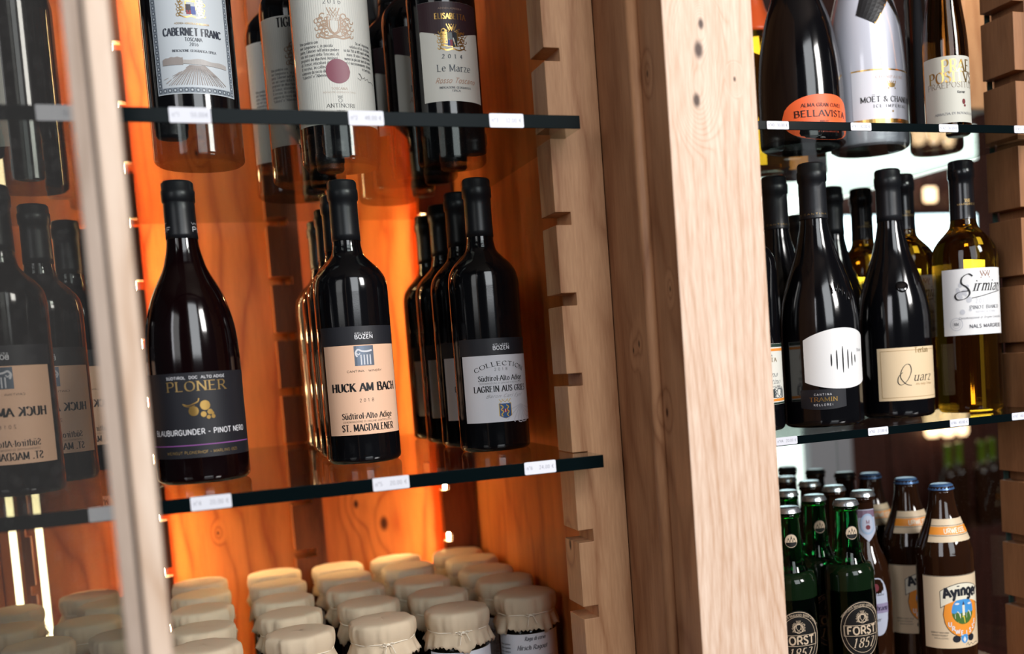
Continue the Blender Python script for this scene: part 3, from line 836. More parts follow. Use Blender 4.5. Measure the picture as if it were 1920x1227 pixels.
def bozen(kind, mirror=False, back=False, name='wine_bottle'):
    R = .0392
    B = Bottle(name, 'bordeaux', .303, R, m_dark, m_capb, .785)
    k = 0
    if kind == 'salmon':
        w = 92; zt, zb = .1255, .031; bt = .1450
    elif kind == 'grey':
        w = 92; zt, zb = .1055, .032; bt = .1238
    band, wb_ = B.label(p_band, (bt + zt) / 2 + .0003, w + 7, (bt - zt) * 1000, name='band_label', mirror=mirror)
    A = Art(); A.text(WHT, 'KELLEREI', 1.5, 1.2, 1.8, w=19, bold=1.1); A.text(WHT, 'BOZEN', 1.5, -3.6, 4.0, w=20, bold=1.5); A.build(wb_, band)
    h = (zt - zb) * 1000
    if kind == 'salmon':
        lab, wr = B.label(p_salmon, (zt + zb) / 2, w, h, mirror=mirror)
        c = (zt + zb) / 2 * 1000
        A = Art(); sv = mat('silver_print', lin((120, 130, 145)), .3, metal=.6)
        A.rect(sv, -10, 10.5, 103.5 - c, 124.5 - c, 8)
        for u in (-3.2, 0, 3.2, 6.4): A.rect(p_lgrey, u - .5, u + .7, 104.5 - c, 115 - c, 1)
        A.stroke(p_lgrey, catmull([(-7, 113 - c), (-8.5, 117 - c), (-6, 120.5 - c), (-2, 119 - c), (3, 118.5 - c), (8.8, 119.5 - c)]), 1.8)
        A.stroke(p_lgrey, catmull([(-7.5, 117 - c), (-5.5, 115 - c), (-4, 117 - c)]), 1.0)
        A.text(INK, 'CANTINA \u00b7 WINERY'.replace('\u00b7', '*'), 0, 97.0 - c, 2.1, w=38)
        A.text(INK, 'HUCK AM BACH', 0, 77 - c, 8.2, w=76, serif=True, bold=1.4)
        A.text(INK, '2018', 0, 65.5 - c, 3.4, w=17, track=4, bold=.7)
        A.text(INK, 'S\u00fcdtirol*Alto Adige', 0, 48 - c, 6.0, w=57, serif=True, bold=.9)
        A.text(INK, 'DENOMINAZIONE DI ORIGINE CONTROLLATA', 0, 44.0 - c, 1.9, w=55, bold=.6)
        A.text(INK, 'ST. MAGDALENER', 0, 35 - c, 7.0, w=59, serif=True, bold=1.0)
        A.build(wr, lab)
    else:
        lab, wr = B.label(p_lgrey, (zt + zb) / 2, w, h, mirror=mirror)
        c = (zt + zb) / 2 * 1000
        A = Art(); lt = ink((205, 205, 212))
        for k in range(9):
            a = R_(200 + 18 * k)
            A.stroke(lt, catmull([(22, 30 - c + 20), (22 + 18 * math.cos(a), 50 - c + 18 * math.sin(a)), (22 + 34 * math.cos(a + .3), 50 - c + 20 * math.sin(a + .3))]), 1.2)
        A.text(INK, 'COLLECTION', 0, 94 - c, 4.6, w=62, serif=True, bold=1.1, arc=62)
        A.text(INK, '2018', 0, 88.5 - c, 3.0, w=17, track=4, bold=.7)
        A.text(INK, 'S\u00fcdtirol*Alto Adige', 0, 77.5 - c, 5.6, w=54, serif=True, bold=.9)
        A.text(INK, 'DENOMINAZIONE DI ORIGINE CONTROLLATA', 0, 74 - c, 1.7, w=52, bold=.6)
        A.text(INK, 'LAGREIN AUS GRIES', 0, 65.5 - c, 6.4, w=66, serif=True, bold=1.0)
        A.text(INK, 'Baron Carl Eyrl', 2, 59 - c, 3.4, w=44, slant=.5, bold=.45)
        bl, ye, rd = ink((52, 88, 140)), ink((214, 178, 70)), ink((170, 40, 44))
        A.between(bl, -6, 8, lambda u: 36 + .06 * (u - 1) ** 2 - c, lambda u: 52 - c, 8, 1)
        for q in (-4.2, 2.2):
            A.stroke(ye, catmull([(q, 50.5 - c), (q + 2.6, 48 - c), (q + .4, 45.5 - c), (q + 2.8, 43 - c), (q + .6, 40 - c), (q + 2, 38 - c)]), 1.2)
        A.rect(rd, -.8, 2.8, 42.5 - c, 46 - c, 1); A.rect(WHT, .6, 1.4, 42.5 - c, 46 - c, 1)
        A.stroke(ye, [(-6, 52 - c), (-6, 38.6 - c), (1, 35.6 - c), (8, 38.6 - c), (8, 52 - c), (-6, 52 - c)], .7)
        crown(A, ye, 1, 52.6 - c, 13, 4)
        A.build(wr, lab)
    B.root['phi'] = 0; del B.root['phi']
    return B.root


G1 = 'salmon labelled bottles on the lower shelf'
hk = bozen('salmon')
put(hk, .1705, .208, Z0, 12, 'front bottle with a salmon label, silver column emblem and bold black lettering', G1)
for (x, y, d, l) in ((.1745, .309, 12, 'second bottle with salmon label, right behind the front one'),
                     (.1790, .420, 12, 'third bottle in the salmon labelled row, rims lit golden'),
                     (.1810, .530, 12, 'rearmost bottle in the salmon labelled row, mostly hidden')):
    put(copy_tree(hk), x, y, Z0, d, l, G1)
G2 = 'grey labelled bottles on the lower shelf'
lg = bozen('grey')
put(lg, .3155, .198, Z0, 19, 'front bottle with a pale grey label bearing a small blue coat of arms', G2)
for (x, y, d, l) in ((.3165, .296, 19, 'second bottle with grey label, right behind the front one'),
                     (.3175, .394, 19, 'third bottle in the grey labelled row'),
                     (.3195, .492, 19, 'rearmost bottle in the grey labelled row beside the side panel')):
    put(copy_tree(lg), x, y, Z0, d, l, G2)
G3 = 'bottles seen through the glass door'
mh = bozen('salmon', mirror=True)  # reflections in the door glass built as solid bottles with reversed labels
put(mh, -.1620, .226, Z0, -12, 'nearest bottle behind the door glass with reversed lettering on a salmon label', G3)
put(copy_tree(mh), -.1405, .352, Z0, -2, 'middle bottle behind the door glass with reversed salmon label', G3)
mg = bozen('salmon', mirror=True)
put(mg, -.1215, .481, Z0, 0, 'bottle behind the door glass closest to the blurred stile', G3)
put(copy_tree(mg), -.1050, .570, Z0, 0, 'rearmost bottle behind the door glass, only its cap showing by the stile', G3)

# ------------------------------------------------------------------ left cabinet, upper shelf
B = Bottle('wine_bottle', 'bordeaux', .305, .0458, m_dark, m_capb, .785)
lab, wr = B.label(p_blueg, .1195, 86, 108)
A = Art(); dk = ink((44, 50, 62)); bd = ink((128, 138, 148)); br = ink((150, 142, 138)); br2 = ink((172, 168, 165))
for u0, u1, v0, v1 in ((-42, -36.5, -53, 53), (36.5, 42, -53, 53), (-36.5, 36.5, -53, -47.5)):
    A.rect(bd, u0, u1, v0, v1)
lk = ink((196, 204, 210), 'border_light_print')
for i in range(19):
    for sg in (-1, 1):
        A.ring(dk, sg * 39.3, -50 + 5.6 * i, 1.9, .45, n=9); A.disc(lk, sg * 39.3, -50 + 5.6 * i, .9, n=5)
for i in range(13):
    A.ring(dk, -33.6 + 5.6 * i, -50.2, 1.9, .45, n=9); A.disc(lk, -33.6 + 5.6 * i, -50.2, .9, n=5)
crest(A, m_gold, 0, 33, 30, 24, 3)
A.rect(ink((60, 52, 60)), -5, 0, 28, 36, 2); A.rect(ink((150, 60, 70)), -4.5, 0, 26, 30, 1); A.rect(ink((70, 90, 160)), 0, 4.5, 26, 34, 1)
A.text(m_goldp, 'AZIENDA AGRICOLA DI BOLGHERI', 0, 15.8, 1.7, w=34)
A.text(dk, 'CABERNET FRANC', 0, 4.5, 7.4, w=60, serif=True, bold=1.3)
A.text(dk, 'TOSCANA', 0, -1.2, 3.6, w=17, serif=True)
A.text(dk, '2016', 0, -6.0, 3.4, w=9, serif=True)
A.text(dk, 'INDICAZIONE GEOGRAFICA TIPICA', 0, -12, 2.4, w=44, serif=True, bold=1.1)
A.between(br, -33, -12, lambda u: -25, lambda u: -17 - .012 * (u + 20) ** 2 + .4 * math.sin(u), 12)
A.between(br2, -12, 33, lambda u: -24 - .05 * (u + 12), lambda u: -19 + .6 * math.sin(u * .3) - .09 * abs(u), 16)
for i in range(26):
    u = -34 + 2.6 * i; x = 2 + (u - 2) * .22
    A.stroke(br, [(u * .98 if abs(u) < 33 else 33 * (1 if u > 0 else -1), -45 + max(0, abs(u) - 30) * 1.5), ((u + x) / 2, -34.5 + random.uniform(-.3, .3)), (x, -25.5)], 1.0 if i % 2 else .55)
A.build(wr, lab)
GU = 'wine bottles on the upper left shelf'
put(B.root, .0325, .265, Z1, 6, 'bottle with a grey blue bordered label and vineyard drawing', GU)


def tigna(mirror=False):
    B = Bottle('wine_bottle', 'bordeaux', .330, .0430, m_dark, m_capb, .785)
    lab, wr = B.label(paper('ribbed_cream_paper', (222, 222, 214), .6), .117, 116, 150, mirror=mirror)
    A = Art(); c = 117; tx = ink((70, 72, 76)); pu = ink((134, 78, 92)); cr = ink((176, 150, 128))
    for i in range(44):
        u = -57 + i * 2.6; A.rect(ink((212, 213, 206), 'rib_print'), u, u + .7, -74, 74, 1)
    A.text(INK, 'TIGNANELLO', 0, 179 - c, 10.5, w=58, serif=True, bold=1.1)
    A.text(tx, '2016', 0, 171 - c, 5.2, w=21, track=2, serif=True, bold=.7)
    crest(A, cr, 0, 148 - c, 44, 34, 5); crest(A, cr, 0, 147 - c, 30, 26, 9)
    L1 = ['Vino prodotto con', 'uve Sangiovese e, in piccola', 'parte, Cabernet nell\'antico podere', 'sito nel cuore della Toscana, di', 'propriet\u00e9 dei Marchesi Antinori', 'di Firenze, viticoltori dal 1385.', 'Il terreno, in collina, \u00e9', 'composto da roccia di', '"Galestro" e "Alberese"']
    L2 = ['Su un\' esposizione', 'solatia ed in altitudine', 'va dai 350 ai 400 metri sul livello', 'mare. Il vino \u00e9 invecchiato', 'mente in piccole botti di rovere', 'ed \u00e9 successivamente affinato', 'in bottiglia.']
    for i, t in enumerate(L1):
        A.text(tx, t, -43, 129 - c - i * 4.5, 3.0, w=min(46, len(t) * 1.42), serif=True, bold=.75, align='l')
    for i, t in enumerate(L2):
        A.text(tx, t, 46, 129 - c - i * 4.5, 3.0, w=min(38, len(t) * 1.3), serif=True, bold=.75, align='r')
    A.disc(pu, 0, 98.5 - c, 13.2, n=22)
    A.stroke(INK, catmull([(22, 93 - c), (26, 91 - c), (27, 96 - c), (24, 98 - c), (29, 93 - c), (32, 95 - c), (33, 92 - c), (37, 94 - c), (39, 91 - c), (44, 92 - c), (50, 90 - c)]), .5)
    A.text(cr, 'TOSCANA', 0, 78.5 - c, 2.6, w=18, serif=True, bold=.6)
    A.text(cr, 'INDICAZIONE GEOGRAFICA TIPICA', 0, 75 - c, 1.7, w=36, bold=.5)
    crown(A, tx, 0, 70 - c, 5, 2); A.ring(tx, 0, 67 - c, 2, .4, n=10)
    A.text(INK, 'ANTINORI', 0, 59.5 - c, 4.0, w=31, serif=True, bold=.8)
    A.text(tx, 'FIRENZE', 0, 55 - c, 1.5, w=9)
    A.build(wr, lab)
    return B.root


tg = tigna()
put(tg, .1835, .283, Z1, 6, 'front bottle with large cream label, purple disc and gold crest', GU)
for (x, y, d, l) in ((.1600, .395, 6, 'middle bottle of the row behind the purple disc label'),
                     (.1480, .500, 6, 'rear bottle of the row behind the purple disc label, shoulder lit golden')):
    put(copy_tree(tg), x, y, Z1, d, l, GU)
mt = tigna(True)  # upper shelf reflections, also built as solid bottles
put(mt, -.150, .420, Z1, -95, 'dark bottle with grey label on the upper shelf behind the door glass', G3)
put(copy_tree(mt), -.236, .345, Z1, -60, 'partly cropped bottle at the left edge of the upper shelf', G3)

B = Bottle('wine_bottle', 'bordeaux', .305, .0395, m_dark, m_capb, .785)
lab, wr = B.label(p_cream, .1215, 77, 110)
A = Art(); c = 126; cu = ink((190, 140, 110))
vtop = lambda u: 150 - c - 9 + 9 * min(1, abs(u) / 36) ** 1
A.between(ink((58, 38, 44), 'plum_print'), -38.4, 38.4, lambda u: vtop(u), lambda u: 54.9, 26)
A.stroke(m_gold, [(-38.3, vtop(38) - .7), (-19, vtop(19) - .7), (0, vtop(0) - .7), (19, vtop(19) - .7), (38.3, vtop(38) - .7)], 1.0)
A.text(ink((170, 140, 120)), 'AZIENDA AGRICOLA', 0, 172.6 - c, 1.9, w=27)
A.text(m_gold, 'ELISABETTA', 0, 162 - c, 6.0, w=37, serif=True, bold=1.05)
crest(A, m_gold, 0, 140 - c, 37, 30, 4); crest(A, m_gold, 0, 141 - c, 27, 22, 8)
A.rect(ink((120, 130, 130)), -5.5, 0, 139 - c, 147 - c, 1); A.rect(ink((74, 88, 160)), -5.5, -2.7, 132 - c, 139 - c, 1); A.rect(ink((160, 50, 60)), -2.7, 0, 132 - c, 139 - c, 1)
A.quad(INK, [(0.3, 147 - c), (5.5, 147 - c), (5.5, 132 - c), (4, 132 - c)]); A.quad(INK, [(0, 141 - c), (3, 131 - c), (0, 131 - c)])
tx = ink((70, 78, 88))
A.text(tx, '2014', 0, 118.5 - c, 4.2, w=27, track=5, serif=True)
A.text(tx, 'Le Marze', 0, 104 - c, 7.2, w=40, serif=True, bold=.7)
A.text(cu, 'Rosso Toscano', 1, 91 - c, 5.6, w=48, slant=.45, bold=.75)
A.text(tx, 'INDICAZIONE GEOGRAFICA', 0, 85 - c, 2.1, w=37, serif=True)
A.text(tx, 'TIPICA', 0, 81.3 - c, 2.1, w=10, serif=True)
A.build(wr, lab)
put(B.root, .3085, .268, Z1, 15, 'front bottle with cream and plum label and gilt crest', GU)
for (x, y, d, l) in ((.2960, .360, 15, 'second bottle in the row of plum topped labels'),
                     (.2860, .448, 15, 'third bottle in the row of plum topped labels'),
                     (.2790, .535, 15, 'rearmost bottle in the row of plum topped labels, edge lit golden')):
    put(copy_tree(B.root), x, y, Z1, d, l, GU)

# ------------------------------------------------------------------ right cabinet, middle shelf
ZR = Z0 - .0015; ZRU = Z1 - .0015
GR = 'wine bottles on the middle right shelf'
B = Bottle('wine_bottle', 'sloping', .304, .0460, m_dark, m_capb, .785)
hi = lambda u: 33 + 13 * math.cos(max(-1, min(1, u / 47)) * pi / 2) ** .8 * (1 if True else 0) - 10
lo = lambda u: -27 - 10 * math.cos(max(-1, min(1, u / 47)) * pi / 2) ** .8 + 4
lab, wr = B.label(p_white, .076, 92, 0, hi=hi, lo=lo, nv=3)
A = Art()
for u, h in ((-14.5, 14), (-8, 22), (-.5, 30), (6.5, 22), (12.5, 16), (18, 9)):
    A.stroke(INK, catmull([(u, -h / 2), (u, 0), (u, h / 2)]), 1.7, taper=True)
A.text(GRY, 'Stoan', 28, 8, 3.4, w=12, bold=.8)
A.build(wr, lab, off0=.0004)
lab, wr = B.label(p_black, .0335, 54, 22, phi=R_(-32), hi=lambda u: 10, lo=lambda u: -10.5 - 2.5 * (1 - (u / 27) ** 2), off=.0001, name='lower_label')
A = Art(); A.text(WHT, 'CANTINA', 0, 3.2, 2.2, w=21, track=3); A.text(m_gold, 'TRAMIN', 0, -3.6, 4.6, w=33, serif=True, bold=1.1); A.text(WHT, 'KELLEREI', 0, -8.6, 2.2, w=23, track=3); A.build(wr, lab)
A = Art(); A.text(m_goldp, 'TRAMIN CANTINA TRAMIN', 0, -1, 1.9, w=86, track=2)
gs = ink((46, 48, 54), 'foil_pattern')
for i in range(12):
    A.stroke(gs, catmull([(-8 + i * 1.6, 6), (-4 + i * 1.3, 22), (10 + i * .5, 36)]), .35)
A.build(B.wrap(.244, R_(-20), .0158), B.cap, off0=.0009)
w_ = B.wrap(0, 0, .046)
for i, (u, z) in enumerate(((-8, .157), (-2, .160), (4, .159), (10, .155), (16, .149))):
    p = w_(u, z * 1000, -.0002)
    MB().ball(p, .0013, .0013, .0072, 10, 8, Euler((R_(-28), 0, R_(5))).to_matrix()).build('embossed_drop', m_dark, B.root, smooth=True)
st = B.root
put(st, .6885, .100, ZR, 32, 'front dark bottle with hexagonal white label of black bars', GR)
put(copy_tree(st), .690, .190, ZR, 30, 'bottle just behind the white hexagonal label, foil against the post', GR)

B = Bottle('wine_bottle', 'sloping', .300, .0436, m_dark, m_capb, .79)
lab, wr = B.label(p_beige, .0525, 104, 63)
A = Art(); fr = ink((176, 140, 92)); 
for a in ((-48, 48, 27.6, 28.2), (-48, 48, -28.2, -27.6)): A.rect(fr, *a, 20)
A.rect(fr, -48, -47.4, -28, 28, 1); A.rect(fr, 47.4, 48, -28, 28, 1)
A.text(m_goldp, 'Terlan', 4, 24.6, 6.0, w=22, serif=True)
A.stroke(INK, catmull([(-22, 2), (-27, -3), (-28, -10), (-24, -13), (-17, -8), (-12, 2), (-13, 10), (-18, 11), (-23, 5), (-25, -3), (-22, -9), (-17, -13), (-12, -14)]), 1.1, .45)
A.text(INK, 'uarz', 4, -9, 9.5, w=28, slant=.25, serif=True, bold=.75)
A.text(fr, 'Alto Adige Terlano', 6, -14, 2.6, w=26, slant=.3, bold=.7)
A.text(fr, '2017', 34, -20, 3.2, w=9)
A.build(wr, lab)
p = B.wrap(0, 0, .0436)(-16, 157, 0)
MB().ball(p, .0075, .0016, .0080, 14, 8, Euler((R_(-28), 0, R_(-20))).to_matrix()).build('embossed_medallion', m_dark, B.root, smooth=True)
qz = B.root
put(qz, .8065, .118, ZR, 38, 'dark sloping bottle with beige gold-lined label and large script lettering', GR)
put(copy_tree(qz), .808, .246, ZR, 38, 'dark bottle behind, between the white bar label and the beige label', GR)

def sirm():
    B = Bottle('wine_bottle', 'bordeaux', .305, .0388, m_amber, m_caps, .765)
    lab, wr = B.label(p_white, .133, 92, 79)
    # back of the label seen through the wine
    A = Art(); c = 133; pk = ink((196, 168, 158)); bg_ = ink((206, 208, 214))
    rnd = random.Random(3)
    for i in range(14):
        A.disc(bg_, -26 + rnd.random() * 16, 120 + rnd.random() * 34 - c, 1.5 + rnd.random() * 2, n=6)
    crown(A, ink((150, 108, 88)), 8, 161 - c, 13, 7)
    A.stroke(INK, catmull([(-8, 163 - c), (-13, 166 - c), (-20, 162 - c), (-21, 155 - c), (-15, 150 - c), (-12, 143 - c), (-17, 137 - c), (-26, 136 - c), (-29, 141 - c), (-24, 145 - c), (-12, 146 - c)]), 2.3, .7)
    A.text(INK, 'irmian', 12, 145.5 - c, 12, w=42, slant=.35, serif=True, bold=.9)
    A.stroke(INK, catmull([(-10, 137 - c), (2, 139 - c), (16, 142 - c), (34, 145 - c)]), .9, .9)
    A.text(bg_, '2017', 3, 131 - c, 5, w=18, track=3)
    A.text(GRY, 'PINOT BIANCO', 8, 124 - c, 4.0, w=42, serif=True)
    A.text(bg_, 'SUDTIROL ALTO ADIGE', 8, 119.5 - c, 2.2, w=28)
    A.text(GRY, 'Denominazione di Origine Controllata', 4, 112.5 - c, 2.8, w=60, slant=.35, bold=.7)
    A.text(ink((60, 60, 70)), 'NALS MARGREID', 9, 101.5 - c, 4.2, w=46, bold=1.2)
    A.ring(bg_, -29, 107 - c, 7.5, .8, n=20); A.ring(bg_, -29, 107 - c, 5, .5, n=16); A.text(GRY, 'NM', -29, 105 - c, 4, w=6)
    A.build(wr, lab, off0=.0003)
    A = Art(); A.text(m_goldp, 'MARGREID', 0, 0, 2.2, w=24); crown(A, m_goldp, 0, 4, 6, 3); A.build(B.wrap(.250, 0, .0145), B.cap, off0=.0009)
    return B.root


sm = sirm()
put(sm, .8920, .088, ZR, 24, 'front clear bottle of yellow wine with a white script label and small crown', GR)
put(copy_tree(sm), .874, .182, ZR, 26, 'second yellow wine bottle, right of the beige labelled bottle neck', GR)
put(copy_tree(sm), .885, .290, ZR, 26, 'third yellow wine bottle, small and farthest back', GR)

B = Bottle('wine_bottle', 'bordeaux', .303, .0385, m_dark, m_capb, .785)
lab, wr = B.label(p_cream, .0645, 104, 69)
A = Art(); c = 64.5; og = ink((240, 150, 60)); gn = ink((40, 60, 52))
for v0, v1, m_ in ((30.5, 34.3, gn), (26, 29, og), (-31, -28, og), (-34.3, -32.2, gn)): A.rect(m_, -51.5, 51.5, v0, v1, 26)
A.text(tx, 'AZIENDA AGRICOLA', 5, 20, 2.2, w=32); A.text(m_goldp, 'ELISABETTA', 5, 14, 4.6, w=46, serif=True)
A.text(tx, '2018', 5, 5, 4.4, w=18, track=3); A.text(tx, 'Toscana', 8, -3, 5.2, w=40, slant=.4, bold=.8, serif=True)
A.text(tx, 'Vermentino', 8, -11, 5.2, w=50, slant=.4, bold=.8, serif=True)
A.text(tx, 'INDICAZIONE GEOGRAFICA', 8, -15, 1.6, w=44)
A.rect(gn, 12, 22, -27, -17, 3)
crest(A, tx, 30, -21, 22, 15, 2)
A.build(wr, lab)
put(B.root, .602, .119, ZR, 14, 'dark bottle half hidden by the post, cream label with orange bands', GR)

B = Bottle('wine_bottle', 'sloping', .280, .0400, m_dark, m_capb, .79)
put(B.root, .8235, .362, ZR, 30, 'rear dark bottle whose low cap shows between two patterned foils', GR)

# ------------------------------------------------------------------ right cabinet, upper shelf
GT = 'bottles on the upper right shelf'
B = Bottle('sparkling_wine_bottle', 'magnum_sparkling', .335, .0525, m_dark, m_capb, .8)
lab, wr = B.label(p_orange, .0285, 104, 0, nv=3,
                  hi=lambda u: 27.5 * (max(0, 1 - abs((u - 6) / (58 if u < 6 else 46.01)) ** 2.4)) ** .5 * .98, lo=lambda u: -26.5 * (max(0, 1 - abs((u - 4) / (56 if u < 4 else 48.01)) ** 2.6)) ** .5)
A = Art(); A.text(INK, 'ALMA GRAN CUV\u00cbE'.replace('\u00cb', 'E'), 0, 12, 4.0, w=56, serif=True, bold=.9)
A.text(INK, 'BELLAVISTA', 0, 0.6, 7.2, w=74, serif=True, bold=1.05); A.text(INK, 'BRUT', 0, -7, 2.6, w=12, serif=True)
A.text(ink((190, 70, 40)), 'Franciacorta', 6, -18, 3, w=30, slant=.3)
A.build(wr, lab, off0=.0006)
for q in (-1, 1):
    p = B.wrap(0, 0, .0525)(12 + 9 * q, 184, .0004)
    MB().tube([(p[0] + .0048 * math.cos(a * pi / 8), p[1] - .0002, p[2] + .0052 * math.sin(a * pi / 8)) for a in range(16)], .0011, 6, True).build('embossed_ring', m_dark, B.root, smooth=True)
B.root.scale = (.97,) * 3
put(B.root, .708, .145, ZRU, 30, 'large black sparkling wine bottle with orange oval label', GT, 'bottle')

m_wfoil = mat('pearl_white_glass', lin((214, 216, 228)), .16, spec=.6, coat=.4)
B = Bottle('sparkling_wine_bottle', 'sparkling', .320, .0505, m_wfoil, m_capb, .86)
lab, wr = B.label(paper('white_satin_label', (236, 236, 244), .35), .061, 104, 63)
A = Art(); c = 75.5
A.rect(m_gold, -52, 52, 30.4, 32.2, 26); A.rect(m_gold, -52, 52, -35, -29.5, 26)
A.text(ink((205, 175, 160)), 'CHAMPAGNE', 0, 20.5, 3.2, w=44, serif=True, track=2)
crown(A, m_goldp, 0, 8, 12, 8); A.disc(m_goldp, 0, 12, 5, 3)
A.text(INK, 'MO\u00cbT & CHANDON', 0, -8.5, 6.6, w=84, serif=True, bold=1.1)
A.text(ink((60, 60, 66)), 'ICE IMP\u00cbRIAL'.replace('\u00cb', 'E'), 0, -15.5, 3.4, w=52, serif=True, track=3, bold=1.2)
A.disc(m_goldp, 0, -20.5, 1.4)
A.build(wr, lab)
A = Art(); bk = ink((24, 22, 24), 'black_ribbon')
w_ = B.wrap(0, 0, .0505)
def sub(m_, P, n=6):
    a, b, c_, d = P
    L = lambda p, q, t: (p[0] + (q[0] - p[0]) * t, p[1] + (q[1] - p[1]) * t)
    for i in range(n):
        for j in range(n):
            q = [L(L(a, b, s), L(d, c_, s), t) for s, t in ((i / n, j / n), ((i + 1) / n, j / n), ((i + 1) / n, (j + 1) / n), (i / n, (j + 1) / n))]
            A.quad(m_, q)
sub(bk, [(-43, 163), (-18, 150), (9, 182), (-34, 197)])
sub(bk, [(9, 182), (30, 153), (34, 161), (14, 199)])
sub(bk, [(-34, 197), (9, 182), (14, 199), (-20, 215)])
A.stroke(m_gold, [(-18, 150), (-8, 162), (2, 174), (9, 182), (16, 172), (24, 162), (30, 152)], 1.6)
A.build(w_, B.root, off0=.0007, names={'black_ribbon': 'neck_ribbon'})
B.root.scale = (.95,) * 3
put(B.root, .8085, .153, ZRU, 37, 'white sparkling wine bottle with black neck ribbon and gold lines', GT, 'bottle')

m_rhine = mat('brown_rhine_glass', (0.24, 0.08, 0.012, 1), 0.02, trans=1.0, ior=1.34)
B = Bottle('wine_bottle', 'flute', .330, .0290, m_rhine, m_capb, .84)
lab, wr = B.label(p_stone, .0545, 84, 84)
A = Art(); og2 = ink((110, 88, 60)); c = 54.5
A.text(m_gold, 'PRAE', 8, 22, 15, w=42, serif=True, bold=.9)
A.text(m_gold, 'POSITVS', 2, 9, 13, w=66, serif=True, bold=1.0)
A.text(og2, 'PRAEPOSITUS', 0, 2, 7, w=68, serif=True, bold=.5)
A.text(INK, 'Kerner', 12, -5.5, 3.2, w=12, bold=1.4)
A.disc(ink((110, 30, 36)), 15, -16, 2.6, 3.4); A.disc(ink((110, 30, 36)), 16.5, -21, 1.6, 1.6)
A.text(GRY, 'ABBAZIA DI NOVACELLA', 4, -32, 2.8, w=56, serif=True)
A.build(wr, lab)
B.root.scale = (.90,) * 3
put(B.root, .8560, .062, ZRU, 14, 'slim brown bottle with stone grey label and big gold letters', GT)

B = Bottle('wine_bottle', 'bordeaux', .310, .0330, m_dark, m_capb, .8)
put(B.root, .913, .157, ZRU, 0, 'unlabelled dark bottle between the white bottle and the slim brown bottle', GT)
m_ofoil = mat('orange_foil', lin((255, 106, 48)), .35)
B = Bottle('wine_bottle', 'burgundy', .300, .0400, m_amber, m_ofoil, .60)
put(B.root, .738, .305, ZRU, 0, 'bottle with orange neck foil peeping out beside the post', GT)
m_pfoil = mat('pale_foil', lin((200, 190, 180)), .4)
B = Bottle('wine_bottle', 'burgundy', .300, .0400, m_rhine, m_pfoil, .62)
put(B.root, .815, .335, ZRU, 0, 'amber bottle with pale foil behind, between the black and the white sparkling bottles', GT)

# ------------------------------------------------------------------ beers on the bottom board
GB = 'green beer bottles on the bottom board'
B = Bottle('beer_bottle', 'longneck', .240, .0302, m_green, m_silver, crown_cap=True)
MB().lathe([(.0288, .004), (.0292, .02), (.0292, .150), (.026, .16), (.012, .163)], 40).build('beer', mat('beer_dark', (.004, .012, .004, 1), .1), B.root, smooth=True)
for ch in list(B.root.children):
    if ch.name.startswith('beer'): pass
lab, wr = B.label(mat('black_beer_label', (.012, .012, .012, 1), .35), .086, 54, 0, nv=3,
                  hi=lambda u: 34 * math.sqrt(max(0, 1 - (u / 27.01) ** 2)), lo=lambda u: -34 * math.sqrt(max(0, 1 - (u / 27.01) ** 2)))
A = Art(); cg = ink((206, 186, 160)); c = 86
for r, w_2 in ((25.8, .7), (21.5, .5)): A.ring(cg, 0, 0, r, w_2, rv=r * 1.26, n=40)
A.text(cg, 'SPEZIALBIER BRAUEREI BIRRA SPECIALE', 0, 27.6, 2.6, w=56, arc=26, bold=.9)
crest(A, cg, 0, 15, 16, 14, 6); A.ring(cg, 0, 13, 5, .8, n=14)
A.rect(cg, -22, 22, -7.5, -6.9, 8); A.rect(cg, -22, 22, 4.9, 5.5, 8)
A.rect(cg, -22.5, -21.8, -7.5, 5.5, 1); A.rect(cg, 21.8, 22.5, -7.5, 5.5, 1)
A.text(cg, 'FORST', 0, -5.3, 9, w=38, bold=1.5)
A.text(cg, '1857', 0, -21, 11, w=28, slant=.3, bold=.7, serif=True)
A.build(wr, lab, off0=.0005)
lab, wr = B.label(mat('black_beer_label', (.012, .012, .012, 1), .35), .198, 17, 0, nv=2, name='neck_label', R0=.0148,
                  hi=lambda u: 8.5 * math.sqrt(max(0, 1 - (u / 8.51) ** 2)), lo=lambda u: -8.5 * math.sqrt(max(0, 1 - (u / 8.51) ** 2)))
A = Art(); A.disc(cg, 0, 0, 7.6); kk = ink((14, 14, 14), 'black_tree_print')
for u, h in ((-3.4, 6), (0.2, 8.5), (3.6, 6)): A.quad(kk, [(u - 1.9, -1.2), (u + 1.9, -1.2), (u, h - 2)])
A.between(kk, -6.4, 6.4, lambda u: -7 * math.sqrt(max(0, 1 - (u / 7.6) ** 2)), lambda u: -1.6, 8)
for u, v in ((-3.5, -3.4), (0, -3.6), (3, -3.2), (-1, -5.4), (2, -5.4)): A.disc(cg, u, v, .8, n=5)
A.build(wr, lab, off0=.0005)
fo = B.root
put(fo, .708, .0955, ZB, 24, 'green beer bottle in the front row, large oval emblem fully in view', GB)
for (x, y, d, l) in ((.6305, .0985, 10, 'green beer bottle at the front next to the post'),
                     (.7030, .1580, 24, 'green beer bottle in the second row, cap right of the post'),
                     (.7010, .2200, 20, 'green beer bottle at the back, its cap touching the post edge')):
    put(copy_tree(fo), x, y, ZB, d, l, GB)

